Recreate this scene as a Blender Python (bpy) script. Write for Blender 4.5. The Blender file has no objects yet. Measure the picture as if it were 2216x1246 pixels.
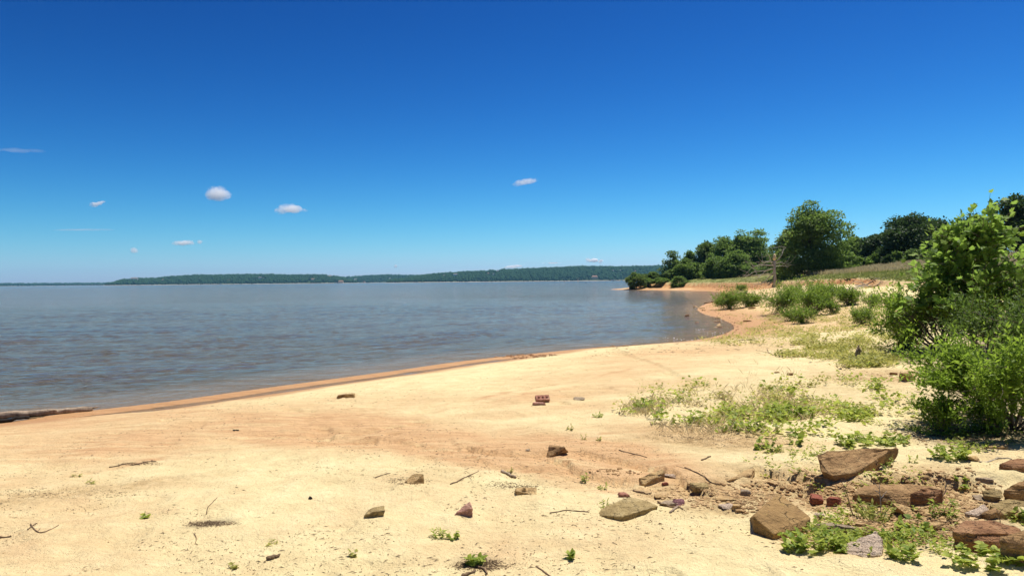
import bpy, bmesh, math, random
import numpy as np
from mathutils import Vector, Matrix, Euler

scene = bpy.context.scene
COL = scene.collection
RNG = np.random.default_rng(11)
random.seed(5)
R = math.radians

# ------------------------------------------------------------------ camera
EYE = 2.2                     # eye height above the water (z = 0)
FPX, CX, CY = 1600.0, 1108.0, 623.0
PITCH, ROLL = R(0.529), R(0.557)
fwd = Vector((0, math.cos(PITCH), -math.sin(PITCH)))
r0 = Vector((1, 0, 0)); u0 = Vector((0, math.sin(PITCH), math.cos(PITCH)))
right = math.cos(ROLL) * r0 - math.sin(ROLL) * u0
up = math.sin(ROLL) * r0 + math.cos(ROLL) * u0
cam_d = bpy.data.cameras.new('camera'); cam = bpy.data.objects.new('camera', cam_d); COL.objects.link(cam)
M = Matrix((right, up, -fwd)).transposed().to_4x4(); M.translation = Vector((0, 0, EYE))
cam.matrix_world = M
cam_d.sensor_width = 36; cam_d.lens = 36 * FPX / 2216
cam_d.clip_start = 0.05; cam_d.clip_end = 40000
scene.camera = cam

# ------------------------------------------------------------------ sky, sun, exposure
SUN_EL, SUN_AZ = R(69), R(44)         # azimuth from +Y (ahead) to the right
world = bpy.data.worlds.new('World'); scene.world = world; world.use_nodes = True
wn = world.node_tree.nodes; wl = world.node_tree.links; wn.clear()
sky = wn.new('ShaderNodeTexSky'); sky.sky_type = 'NISHITA'; sky.sun_disc = False
sky.sun_elevation = SUN_EL; sky.sun_rotation = SUN_AZ
sky.altitude = 200; sky.air_density = 1.0; sky.dust_density = 0.25; sky.ozone_density = 3.0
sep = wn.new('ShaderNodeSeparateColor'); comb = wn.new('ShaderNodeCombineColor')
wl.new(sky.outputs[0], sep.inputs[0])
def _w(op, a, b):
    nd = wn.new('ShaderNodeMath'); nd.operation = op
    for s_, v in ((nd.inputs[0], a), (nd.inputs[1], b)):
        if isinstance(v, float): s_.default_value = v
        else: wl.new(v, s_)
    return nd.outputs[0]
# the phone's deep, contrasty blue: a contrast curve per channel, the same in every direction
def _p(i_, g_, cap=1.5):
    return _w('MINIMUM', _w('POWER', _w('MULTIPLY', sep.outputs[i_], 0.109), g_), cap)
wl.new(_w('MULTIPLY', _p(0, 3.1), 1.02 / 0.109), comb.inputs[0])
wl.new(_w('MULTIPLY', _p(1, 2.35), 1.11 / 0.109), comb.inputs[1])
wl.new(_w('ADD', _w('MULTIPLY', _p(2, 2.0), 1.01 / 0.109), _w('MULTIPLY', _p(0, 2.0), 0.64 / 0.109)), comb.inputs[2])
bg = wn.new('ShaderNodeBackground'); bg.inputs['Strength'].default_value = 0.10
wo = wn.new('ShaderNodeOutputWorld')
wl.new(comb.outputs[0], bg.inputs['Color']); wl.new(bg.outputs[0], wo.inputs['Surface'])
S = Vector((math.sin(SUN_AZ) * math.cos(SUN_EL), math.cos(SUN_AZ) * math.cos(SUN_EL), math.sin(SUN_EL)))
sun_d = bpy.data.lights.new('sun', 'SUN'); sun_d.energy = 5.0; sun_d.angle = R(0.53); sun_d.color = (1.0, 0.955, 0.89)
sun = bpy.data.objects.new('sun', sun_d); COL.objects.link(sun)
sun.rotation_euler = S.to_track_quat('Z', 'Y').to_euler(); sun.location = (0, 0, 60)
vs = scene.view_settings
vs.view_transform = 'Standard'; vs.look = 'None'; vs.gamma = 1; vs.exposure = 0.35; vs.use_curve_mapping = False
cy = scene.cycles
cy.use_denoising = True; cy.max_bounces = 20; cy.diffuse_bounces = 4; cy.glossy_bounces = 4; cy.transmission_bounces = 6; cy.transparent_max_bounces = 12
cy.volume_bounces = 18; cy.caustics_reflective = False; cy.caustics_refractive = False
cy.sample_clamp_indirect = 6

# ------------------------------------------------------------------ helpers
def tag(o, label=None, cat=None, group=None, kind=None):
    if label: o['label'] = label
    if cat: o['category'] = cat
    if group: o['group'] = group
    if kind: o['kind'] = kind
    return o

def empty(name, loc, rz=0.0):
    o = bpy.data.objects.new(name, None); COL.objects.link(o)
    o.location = loc; o.rotation_euler = (0, 0, rz); o.empty_display_size = 0.2
    return o

def mesh_np(name, V, F, mat, parent=None, loc=None, smooth=False, attrs=None, F3=None):
    """one mesh object from arrays; F is (n,k)"""
    V = np.asarray(V, dtype=np.float32); F = np.asarray(F, dtype=np.int32)
    me = bpy.data.meshes.new(name)
    me.vertices.add(len(V)); me.vertices.foreach_set('co', V.ravel())
    n, k = F.shape
    idx = F.ravel(); starts = np.arange(n, dtype=np.int32) * k
    if F3 is not None and len(F3):
        F3 = np.asarray(F3, dtype=np.int32)
        starts = np.concatenate([starts, len(idx) + np.arange(len(F3), dtype=np.int32) * 3])
        idx = np.concatenate([idx, F3.ravel()])
    me.loops.add(len(idx)); me.loops.foreach_set('vertex_index', idx)
    me.polygons.add(len(starts)); me.polygons.foreach_set('loop_start', starts)
    me.update(calc_edges=True)
    me.polygons.foreach_set('use_smooth', np.full(len(starts), smooth, dtype=bool))
    if attrs:
        for an, av in attrs.items():
            a = me.attributes.new(an, 'FLOAT', 'POINT'); a.data.foreach_set('value', np.asarray(av, dtype=np.float32))
    me.validate(); me.update()
    if mat: me.materials.append(mat)
    o = bpy.data.objects.new(name, me); COL.objects.link(o)
    if parent is not None: o.parent = parent
    if loc is not None: o.location = loc
    return o

def bm_obj(name, bm, mat, parent=None, loc=None, smooth=False):
    me = bpy.data.meshes.new(name); bm.normal_update(); bm.to_mesh(me); bm.free()
    me.polygons.foreach_set('use_smooth', [smooth] * len(me.polygons))
    if mat: me.materials.append(mat)
    o = bpy.data.objects.new(name, me); COL.objects.link(o)
    if parent is not None: o.parent = parent
    if loc is not None: o.location = loc
    return o

def copy_tree(o, parent=None):
    c = o.copy(); COL.objects.link(c)
    if parent is not None: c.parent = parent
    for ch in list(o.children): copy_tree(ch, c)
    return c

def _h(ix, iy, seed):
    h = (ix.astype(np.int64) * 374761393 + iy.astype(np.int64) * 668265263 + seed * 974634777) & 0xffffffff
    h = ((h ^ (h >> 13)) * 1274126177) & 0xffffffff
    h = ((h ^ (h >> 16)) * 2246822519) & 0xffffffff
    return ((h ^ (h >> 15)) & 0xffffff) / float(0xffffff)

def vnoise(x, y, seed=0):
    ix = np.floor(x); iy = np.floor(y); fx = x - ix; fy = y - iy
    fx = fx * fx * fx * (fx * (fx * 6 - 15) + 10); fy = fy * fy * fy * (fy * (fy * 6 - 15) + 10)
    a = _h(ix, iy, seed); b = _h(ix + 1, iy, seed); c = _h(ix, iy + 1, seed); d = _h(ix + 1, iy + 1, seed)
    return (a + (b - a) * fx) * (1 - fy) + (c + (d - c) * fx) * fy

def fbm(x, y, octv=4, seed=0):
    s = np.zeros_like(x, dtype=np.float64); a = 0.5; t = 0
    for o in range(octv):
        s += a * vnoise(x * 2 ** o + 17.3 * o, y * 2 ** o - 9.1 * o, seed + o); t += a; a *= 0.5
    return s / t * 2 - 1        # about -1..1

def sst(a, b, x):
    t = np.clip((x - a) / (b - a), 0, 1); return t * t * (3 - 2 * t)

def ray(px, py):
    d = fwd + right * ((px - CX) / FPX) + up * ((CY - py) / FPX)
    return d

def plane_pt(px, py, z):
    d = ray(px, py); t = (z - EYE) / d.z
    return Vector((d.x * t, d.y * t, z))

def proj(x, y, z):
    """world arrays -> photo pixels (2216 wide)"""
    dx, dy, dz = x, y, z - EYE
    w = dx * fwd.x + dy * fwd.y + dz * fwd.z
    w = np.where(w < 0.05, 0.05, w)
    a = (dx * right.x + dy * right.y + dz * right.z) / w
    b = (dx * up.x + dy * up.y + dz * up.z) / w
    return CX + a * FPX, CY - b * FPX

def hor(px):                      # picture height of the horizon at a picture column
    return CY - FPX * (math.tan(PITCH) + (px - CX) / FPX * math.tan(ROLL))

# ------------------------------------------------------------------ shapes of the land
def catmull(P, n=4):
    P = [np.array(p, float) for p in P]; out = []
    Q = [2 * P[0] - P[1]] + P + [2 * P[-1] - P[-2]]
    for i in range(1, len(Q) - 2):
        for k in range(n):
            t = k / n
            out.append(0.5 * ((2 * Q[i]) + (Q[i + 1] - Q[i - 1]) * t + (2 * Q[i - 1] - 5 * Q[i] + 4 * Q[i + 1] - Q[i + 2]) * t * t
                              + (-Q[i - 1] + 3 * Q[i] - 3 * Q[i + 1] + Q[i + 2]) * t ** 3))
    out.append(P[-1]); return np.array(out)

shore_px = [(0, 914), (100, 899), (200, 887), (350, 870), (500, 849), (700, 822), (850, 802), (1000, 781), (1150, 765), (1300, 751),
            (1420, 743), (1500, 736), (1560, 724), (1588, 708), (1566, 692), (1528, 681), (1508, 669), (1528, 657), (1556, 648),
            (1566, 639), (1562, 632), (1520, 629.5), (1440, 628), (1370, 627)]
sh = [tuple(plane_pt(px, py, 0.0)[:2]) for px, py in shore_px]
sh = [(-75, -48), (-40, -18), (-20, 0.5), (-12.5, 8.0)] + sh + [(23.5, 171), (27, 180), (60, 205), (130, 270), (330, 330)]
SHORE = catmull(sh, 3)
LAND = np.vstack([SHORE, [(700, 300), (700, -300), (-75, -300)]])
fe = [(80, -40), (44, 0), (30, 18), (25.5, 35), (27.5, 45), (31.0, 60), (33.5, 72), (35.5, 82), (36.5, 95), (38.5, 120), (39.5, 143), (36.5, 158), (30.5, 170), (34, 182), (70, 206), (140, 268), (330, 326)]
FEDGE = catmull(fe, 2)
FIELD = np.vstack([FEDGE, [(690, 298), (690, -290), (80, -290)]])

def pdist(x, y, P):
    best = np.full(x.shape, 1e18)
    for i in range(len(P) - 1):
        ax, ay = P[i]; bx, by = P[i + 1]; ex, ey = bx - ax, by - ay
        L = ex * ex + ey * ey + 1e-12
        t = np.clip(((x - ax) * ex + (y - ay) * ey) / L, 0, 1)
        dx = x - ax - t * ex; dy = y - ay - t * ey
        np.minimum(best, dx * dx + dy * dy, out=best)
    return np.sqrt(best)

def pside(x, y, P):
    """distance to a short polyline, which side, and 0..1 along it"""
    best = np.full(x.shape, 1e18); side = np.zeros(x.shape); along = np.zeros(x.shape)
    n = len(P) - 1
    for i in range(n):
        ax, ay = P[i]; bx, by = P[i + 1]; ex, ey = bx - ax, by - ay
        t = np.clip(((x - ax) * ex + (y - ay) * ey) / (ex * ex + ey * ey + 1e-12), 0, 1)
        dx = x - ax - t * ex; dy = y - ay - t * ey; q = dx * dx + dy * dy
        m = q < best
        best = np.where(m, q, best); side = np.where(m, np.sign(ex * dy - ey * dx), side); along = np.where(m, (i + t) / n, along)
    return np.sqrt(best), side, along

def inside(x, y, P):
    c = np.zeros(x.shape, bool); n = len(P)
    for i in range(n):
        ax, ay = P[i]; bx, by = P[(i + 1) % n]
        if ay == by: continue
        m = ((ay > y) != (by > y)) & (x < (bx - ax) * (y - ay) / (by - ay) + ax)
        c ^= m
    return c

def fields(x, y):
    d = pdist(x, y, SHORE); d = np.where(inside(x, y, LAND), d, -d)
    e = pdist(x, y, FEDGE); e = np.where(inside(x, y, FIELD), e, -e)
    e = e + 0.9 * fbm(x * 0.22, y * 0.22, 3, 51) * np.clip(np.abs(y) / 70, 0.2, 1) - 0.2
    return d, e

# little washed-out ledges in the sand: (pixel line, drop in metres); the ground falls on the near side
ledges = [([(985, 936), (1030, 948), (1075, 957), (1130, 961), (1180, 957), (1225, 962)], 0.055),
          ([(1215, 946), (1290, 962), (1350, 972), (1420, 990), (1470, 1012), (1510, 1040), (1570, 1066)], 0.05),
          ([(1170, 968), (1235, 985), (1290, 1003), (1330, 1018), (1370, 1006)], 0.055),
          ([(1580, 1010), (1640, 1000), (1700, 1015), (1760, 1018)], 0.06),
          ([(640, 930), (760, 920), (880, 932), (960, 950)], 0.02),
          ([(560, 905), (700, 912), (820, 920), (930, 940), (1030, 968), (1130, 1000), (1250, 1038)], 0.022), ([(1090, 978), (1210, 996), (1320, 1036)], 0.02), ([(640, 925), (880, 890), (1100, 850)], 0.018), ([(0, 985), (200, 965), (420, 930), (640, 895)], 0.02), ([(60, 1090), (200, 1060), (380, 1040)], .015), ([(1300, 935), (1420, 930), (1560, 942)], 0.03)]
LEDGE = [([tuple(plane_pt(a, b, 0.57)[:2]) for a, b in pts], h) for pts, h in ledges]

TRACKS = [(tuple(plane_pt(*a, .5)[:2]), tuple(plane_pt(*b, .5)[:2]), k) for k, (a, b) in enumerate([((120, 985), (900, 850)), ((180, 1000), (960, 866)), ((560, 905), (1180, 836)), ((640, 990), (1180, 880))])]

DRIFT = [(tuple(plane_pt(a, b, .55)[:2]), r, h) for a, b, r, h in [(1688, 1146, .30, .028), (1850, 1010, .42, .022), (1350, 1104, .27, .016), (1208, 984, .11, .018), (896, 1042, .10, .014), (807, 1114, .10, .014), (1002, 1108, .07, .014), (1138, 1066, .11, .012), (1412, 1040, .15, .016), (1868, 1198, .19, .022), (2130, 1180, .34, .03), (745, 858, .14, .012)]]

def G(x, y, de=None):
    x = np.asarray(x, float); y = np.asarray(y, float)
    d, e = fields(x, y) if de is None else de
    dp = np.maximum(d, 0)
    bar = sst(11.5, 12.6, y) * (1 - sst(20, 23, y)) * sst(-9.5, -8.2, x) * (x < 3)
    w0 = 0.88 * bar
    plain = 0.60 * (1 - np.exp(-np.maximum(dp - w0, 0) / 5.6))
    barz = np.where(dp < 0.6, 0.02 * np.sin(np.pi * np.clip(dp / 0.6, 0, 1)), -0.016 * np.sin(np.pi * np.clip((dp - 0.6) / 0.28, 0, 1)))
    zn = plain + bar * barz * (dp < 0.88)
    rel = 0.07 * fbm(x * 0.16, y * 0.16, 3, 3) + 0.034 * fbm(x * 0.8, y * 0.8, 3, 7) + 0.022 * fbm(x * 3.3, y * 3.3, 4, 13)
    dent = vnoise(x * 3.6 + y * .7, y * 3.6, 77); rel = rel - 0.038 * sst(0.70, 0.90, dent) * sst(-.3, .3, fbm(x * .35, y * .35, 2, 79))
    for A_, B_, ph in TRACKS:
        ax, ay = A_; ex, ey = B_[0] - ax, B_[1] - ay; L_ = math.hypot(ex, ey); u_ = ((x - ax) * ex + (y - ay) * ey) / L_; v_ = ((y - ay) * ex - (x - ax) * ey) / L_ + .10 * fbm(u_ * .5, u_ * 0 + ph, 2, 5)
        rel = rel - 0.014 * np.exp(-(v_ / .09) ** 2) * (0.55 + 0.45 * np.sin(u_ * 28 + ph)) * (u_ > 0) * (u_ < L_)
    near = (y > 2) & (y < 12) & (x > -12) & (x < 9)
    zn = zn + rel * sst(0.8, 3.2, dp)
    # climb towards the field's cut bank
    zedge = np.interp(y, [0, 18, 35, 60, 72, 95, 120, 160, 200], [1.5, 1.5, 1.6, 1.92, 2.12, 1.9, 1.58, 1.45, 1.4])
    zbase = np.interp(y, [0, 18, 35, 60, 72, 95, 120, 160, 200], [1.3, 1.3, 1.4, 1.5, 1.62, 1.3, 0.95, 0.75, 0.7])
    W = np.minimum(22, (dp + np.abs(e)) * 0.85) + 0.5
    climb = sst(-1, 0, e / W)
    zb = zn + (np.maximum(zbase - 0.6, 0.1)) * climb
    zf = zedge + np.interp(y, [40, 60, 110, 150], [3.2, 3.2, 2.6, 1.6]) * (1 - np.exp(-np.maximum(e, 0) / np.interp(y, [60, 110, 140], [15, 13, 8]))) + 0.05 * fbm(x * 0.3, y * 0.3, 3, 21)
    k = sst(-0.75, 0.0, e)
    z = zb * (1 - k) + zf * k
    # rock pocket washed out at the lower right
    ye = 6.15 + 0.16 * fbm(x * 2.1, y * 0 + 3.0, 3, 31)
    sx = sst(1.55, 2.3, x); sy = 1 - sst(-0.10, 0.05, y - ye + .09 * fbm(x * 7, y * 7, 3, 33)); sn = sst(4.15, 5.0, y)
    pocket = sx * sy * sn * sst(8.0, 5.0, x)
    z = z - pocket * (0.085 + 0.05 * fbm(x * 3, y * 3, 4, 35))
    for (ax, ay), r_, h_ in DRIFT:
        z = z + near * h_ * np.exp(-((np.hypot(x - ax, y - ay) - r_) / (.35 * r_ + .04)) ** 2) * (.6 + .8 * vnoise(x * 7, y * 7, 83))
    if np.any(near):
        for P, h in LEDGE:
            q, s, a = pside(x + 0.05 * fbm(x * 5, y * 5, 2, 41), y + 0.05 * fbm(x * 5, y * 5, 2, 43), P)
            fade = sst(0, 0.15, a) * (1 - sst(0.85, 1, a))
            g = np.where(s < 0, np.exp(-q / 0.30), 0.0)
            z = z - near * h * fade * g * (1 - np.where(s < 0, 0, 1))
    zw = np.maximum(-0.01 + d * 0.07, -3.0)
    return np.where(d < 0, zw, z)

def g1(x, y):
    return float(G(np.array([x]), np.array([y]))[0])

_T = np.geomspace(2.0, 700, 900)
def P(px, py):
    """the place on the ground seen at a photo pixel"""
    d = ray(px, py); x = d.x * _T; y = d.y * _T; z = EYE + d.z * _T
    below = z < np.maximum(G(x, y), -0.0)
    i = int(np.argmax(below)) if below.any() else len(_T) - 1
    lo, hi = _T[max(i - 1, 0)], _T[i]
    t = np.linspace(lo, hi, 40)
    b = (EYE + d.z * t) < np.maximum(G(d.x * t, d.y * t), 0.0)
    j = int(np.argmax(b)) if b.any() else 39
    return Vector((d.x * t[j], d.y * t[j], EYE + d.z * t[j]))

def unproject(px, py, it=5):
    px = np.asarray(px, float); py = np.asarray(py, float); a = (px - CX) / FPX; b_ = (CY - py) / FPX
    D = np.stack([fwd[i] + right[i] * a + up[i] * b_ for i in range(3)], -1); z = np.full(px.shape, .58)
    for k in range(it):
        t = (z - EYE) / D[:, 2]; x, y = D[:, 0] * t, D[:, 1] * t; z = 0.4 * z + 0.6 * np.clip(G(x, y), 0, 1.9)
    return x, y

def at(px, dist):
    x = dist * (px - CX) / FPX
    return Vector((x, dist, g1(x, dist)))

# ------------------------------------------------------------------ materials
def nodes(name):
    m = bpy.data.materials.new(name); m.use_nodes = True
    nt = m.node_tree; nt.nodes.clear()
    out = nt.nodes.new('ShaderNodeOutputMaterial')
    return m, nt, out

class NB:
    """tiny node builder"""
    def __init__(s, name):
        s.m, s.nt, s.out = nodes(name)
    def n(s, t, **kw):
        nd = s.nt.nodes.new(t)
        for k, v in kw.items(): setattr(nd, k, v)
        return nd
    def l(s, a, b): s.nt.links.new(a, b)
    def coord(s, which='Object'):
        return s.n('ShaderNodeTexCoord').outputs[which]
    def pos(s): return s.n('ShaderNodeNewGeometry').outputs['Position']
    def mapping(s, v, scale=(1, 1, 1), rot=(0, 0, 0)):
        mp = s.n('ShaderNodeMapping'); mp.inputs['Scale'].default_value = scale; mp.inputs['Rotation'].default_value = rot
        s.l(v, mp.inputs['Vector']); return mp.outputs[0]
    def noise(s, v, scale, detail=4, rough=0.55, dist=0.0):
        nd = s.n('ShaderNodeTexNoise'); nd.inputs['Scale'].default_value = scale; nd.inputs['Detail'].default_value = detail
        nd.inputs['Roughness'].default_value = rough; nd.inputs['Distortion'].default_value = dist
        if v is not None: s.l(v, nd.inputs['Vector'])
        return nd.outputs[0]
    def voro(s, v, scale, feat='F1'):
        nd = s.n('ShaderNodeTexVoronoi', feature=feat); nd.inputs['Scale'].default_value = scale; s.l(v, nd.inputs['Vector']); return nd
    def ramp(s, fac, stops):
        nd = s.n('ShaderNodeValToRGB'); cr = nd.color_ramp
        while len(cr.elements) < len(stops): cr.elements.new(0.5)
        for el, (p, c) in zip(cr.elements, stops):
            el.position = p; el.color = (*c, 1) if len(c) == 3 else c
        s.l(fac, nd.inputs[0]); return nd.outputs[0]
    def rng(s, fac, a, b, c=0.0, d=1.0):
        nd = s.n('ShaderNodeMapRange'); nd.inputs[1].default_value = a; nd.inputs[2].default_value = b
        nd.inputs[3].default_value = c; nd.inputs[4].default_value = d
        s.l(fac, nd.inputs[0]); return nd.outputs[0]
    def mix(s, fac, a, b, mode='MIX'):
        nd = s.n('ShaderNodeMix', data_type='RGBA', blend_type=mode)
        for sock, v in ((nd.inputs[0], fac), (nd.inputs[6], a), (nd.inputs[7], b)):
            if hasattr(v, 'links') or hasattr(v, 'is_linked'): s.l(v, sock)
            elif isinstance(v, (int, float)): sock.default_value = v
            else: sock.default_value = (*v, 1)
        return nd.outputs[2]
    def math(s, op, a, b=0.0):
        nd = s.n('ShaderNodeMath', operation=op)
        for sock, v in ((nd.inputs[0], a), (nd.inputs[1], b)):
            if isinstance(v, (int, float)): sock.default_value = v
            else: s.l(v, sock)
        return nd.outputs[0]
    def attr(s, name):
        nd = s.n('ShaderNodeAttribute'); nd.attribute_name = name; return nd.outputs['Fac']
    def bump(s, h, strength, dist, normal=None):
        nd = s.n('ShaderNodeBump'); nd.inputs['Strength'].default_value = strength; nd.inputs['Distance'].default_value = dist
        s.l(h, nd.inputs['Height'])
        if normal is not None: s.l(normal, nd.inputs['Normal'])
        return nd.outputs[0]
    def bsdf(s, col, rough=0.9, spec=0.2, normal=None, ior=None):
        nd = s.n('ShaderNodeBsdfPrincipled')
        if isinstance(col, tuple): nd.inputs['Base Color'].default_value = (*col, 1)
        else: s.l(col, nd.inputs['Base Color'])
        if isinstance(rough, (int, float)): nd.inputs['Roughness'].default_value = rough
        else: s.l(rough, nd.inputs['Roughness'])
        nd.inputs['Specular IOR Level'].default_value = spec
        if ior: nd.inputs['IOR'].default_value = ior
        if normal is not None: s.l(normal, nd.inputs['Normal'])
        return nd
    def done(s, sh): s.l(sh.outputs[0] if hasattr(sh, 'outputs') else sh, s.out.inputs['Surface']); return s.m

def m_ground():
    b = NB('sand'); p = b.pos()
    big = b.noise(p, 0.5, 4); med = b.noise(p, 3.0, 5, 0.6); fine = b.noise(p, 38.0, 4, 0.7); grain = b.noise(p, 190.0, 2, 0.6)
    streak = b.noise(b.mapping(p, (0.35, 2.6, 1), (0, 0, R(-24))), 2.2, 5, 0.62, 0.6)
    sand = b.ramp(med, [(0.28, (0.66, 0.52, 0.265)), (0.5, (0.75, 0.62, 0.325)), (0.75, (0.80, 0.685, 0.38))])
    sand = b.mix(b.rng(b.noise(p, 1.1, 6, 0.68, 0.5), 0.48, 0.72, 0, 0.55), sand, (0.66, 0.45, 0.235))
    # orange wash
    og = b.math('MINIMUM', b.math('MULTIPLY', b.attr('wash'), b.rng(streak, 0.22, 0.52, 0.15, 1.25)), 1.0)
    sand = b.mix(og, sand, b.ramp(b.noise(b.mapping(p, (0.8, 6.0, 1), (0, 0, R(-24))), 2.0, 5, 0.7, 0.5), [(0.3, (0.50, 0.285, 0.13)), (0.6, (0.65, 0.42, 0.21))]))
    wet = b.attr('wet')
    sand = b.mix(wet, sand, b.ramp(streak, [(0.3, (0.43, 0.225, 0.092)), (0.7, (0.56, 0.32, 0.145))]))
    # soil, litter, clay, turf
    dn = b.noise(p, 11.0, 6, 0.72)
    dirt = b.ramp(dn, [(0.30, (0.26, 0.165, 0.070)), (0.48, (0.49, 0.33, 0.15)), (0.68, (0.68, 0.50, 0.26))])
    dm = b.math('MULTIPLY', b.attr('dirt'), b.rng(b.noise(p, 5.0, 5, 0.7), 0.30, 0.52))
    sand = b.mix(dm, sand, dirt)
    lit = b.ramp(b.noise(p, 24.0, 5, 0.75), [(0.35, (0.035, 0.024, 0.014)), (0.55, (0.13, 0.09, 0.05)), (0.75, (0.32, 0.235, 0.13))])
    lm = b.math('MULTIPLY', b.attr('litter'), b.rng(b.noise(p, 7.0, 5, 0.75), 0.32, 0.56))
    sand = b.mix(lm, sand, lit)
    cl = b.ramp(b.noise(b.mapping(p, (1, 1, 4)), 1.0, 6, 0.75), [(0.34, (0.20, 0.080, 0.032)), (0.50, (0.46, 0.215, 0.08)), (0.68, (0.66, 0.43, 0.20))])
    sand = b.mix(b.attr('clay'), sand, cl)
    tf = b.ramp(b.noise(p, 0.6, 6, 0.7), [(0.32, (0.085, 0.12, 0.028)), (0.50, (0.21, 0.22, 0.065)), (0.68, (0.44, 0.38, 0.17))])
    sand = b.mix(b.attr('turf'), sand, tf)
    # specks of bark and grit
    sp = b.voro(p, 26.0); keep = b.rng(sp.outputs['Color'], 0.86, 0.90); spot = b.rng(sp.outputs['Distance'], 0.10, 0.22, 1, 0)
    speck = b.math('MULTIPLY', b.math('MULTIPLY', keep, spot), b.rng(b.noise(p, 1.3, 3), 0.42, 0.6))
    sand = b.mix(b.math('MULTIPLY', speck, 0.75), sand, (0.16, 0.10, 0.05))
    sand = b.mix(b.rng(fine, 0.62, 0.80, 0, 0.32), sand, (0.46, 0.31, 0.15))
    sand = b.mix(b.rng(fine, 0.20, 0.42, 0.30, 0), sand, (0.84, 0.68, 0.43))
    hgt = b.math('ADD', b.math('MULTIPLY', fine, 0.6), b.math('ADD', b.math('MULTIPLY', med, 0.9), b.math('MULTIPLY', grain, 0.22)))
    mot = b.noise(p, 9.0, 5, 0.7, 0.4)
    nrm = b.bump(hgt, 0.8, 0.035, b.bump(mot, 0.7, 0.06))
    rough = b.rng(wet, 0, 1, 0.95, 0.65)
    return b.done(b.bsdf(sand, rough, 0.15, nrm))

def m_water():
    b = NB('lake_water'); p = b.pos()
    rot = (0, 0, R(-42))
    a = b.noise(b.mapping(p, (0.20, 1.7, 1), rot), 1.0, 4, 0.55, 0.3)
    c = b.noise(b.mapping(p, (0.6, 4.2, 1), (0, 0, R(-32))), 1.2, 5, 0.62, 0.25)
    f = b.noise(b.mapping(p, (4.0, 9.0, 1), (0, 0, R(-52))), 1.3, 3, 0.6)
    gust = b.noise(b.mapping(p, (0.02, 0.05, 1), (0, 0, R(-10))), 1.0, 3, 0.5)
    h = b.math('ADD', b.math('MULTIPLY', a, 0.55), b.math('ADD', b.math('MULTIPLY', c, 0.72), b.math('MULTIPLY', f, 0.32)))
    w2 = b.noise(b.mapping(p, (0.055, 0.50, 1), (0, 0, R(-36))), 1.0, 4, 0.6, 0.3); w3 = b.noise(b.mapping(p, (0.014, 0.13, 1), (0, 0, R(-24))), 1.0, 4, 0.62, 0.3)
    h = b.math('ADD', h, b.math('ADD', b.math('MULTIPLY', w2, 1.5), b.math('MULTIPLY', w3, 4.2)))
    h = b.math('MULTIPLY', h, b.rng(gust, 0.3, 0.7, 0.75, 1.25))
    nrm = b.bump(h, 1.0, 0.33)
    col = b.mix(b.attr('shallow'), (0.135, 0.112, 0.070), (0.25, 0.165, 0.08))
    return b.done(b.bsdf(col, 0.09, 0.5, nrm, 1.333))

def m_leaf(name, dark, light, trans=0.35, tcol=None, rough=0.55, spec=0.25):
    b = NB(name)
    v = b.attr('var')
    col = b.ramp(v, [(0.0, dark), (1.0, light)])
    pb = b.bsdf(col, rough, spec)
    tr = b.n('ShaderNodeBsdfTranslucent')
    tc = b.mix(0.5, col, tcol or tuple(min(1, c * 1.7) for c in light)); b.l(tc, tr.inputs['Color'])
    mx = b.n('ShaderNodeMixShader'); mx.inputs[0].default_value = trans
    b.l(pb.outputs[0], mx.inputs[1]); b.l(tr.outputs[0], mx.inputs[2])
    return b.done(mx)

def m_bark(name, c1, c2, scale=14):
    b = NB(name); p = b.coord('Object')
    n = b.noise(b.mapping(p, (1, 1, 0.3)), scale, 6, 0.7); f = b.noise(p, scale * 6, 4, 0.7)
    col = b.ramp(n, [(0.32, c1), (0.68, c2)])
    col = b.mix(b.rng(f, 0.55, 0.8, 0, 0.5), col, tuple(c * 0.4 for c in c1))
    return b.done(b.bsdf(col, 0.9, 0.15, b.bump(b.math('ADD', n, b.math('MULTIPLY', f, 0.4)), 0.7, 0.02)))

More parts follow.
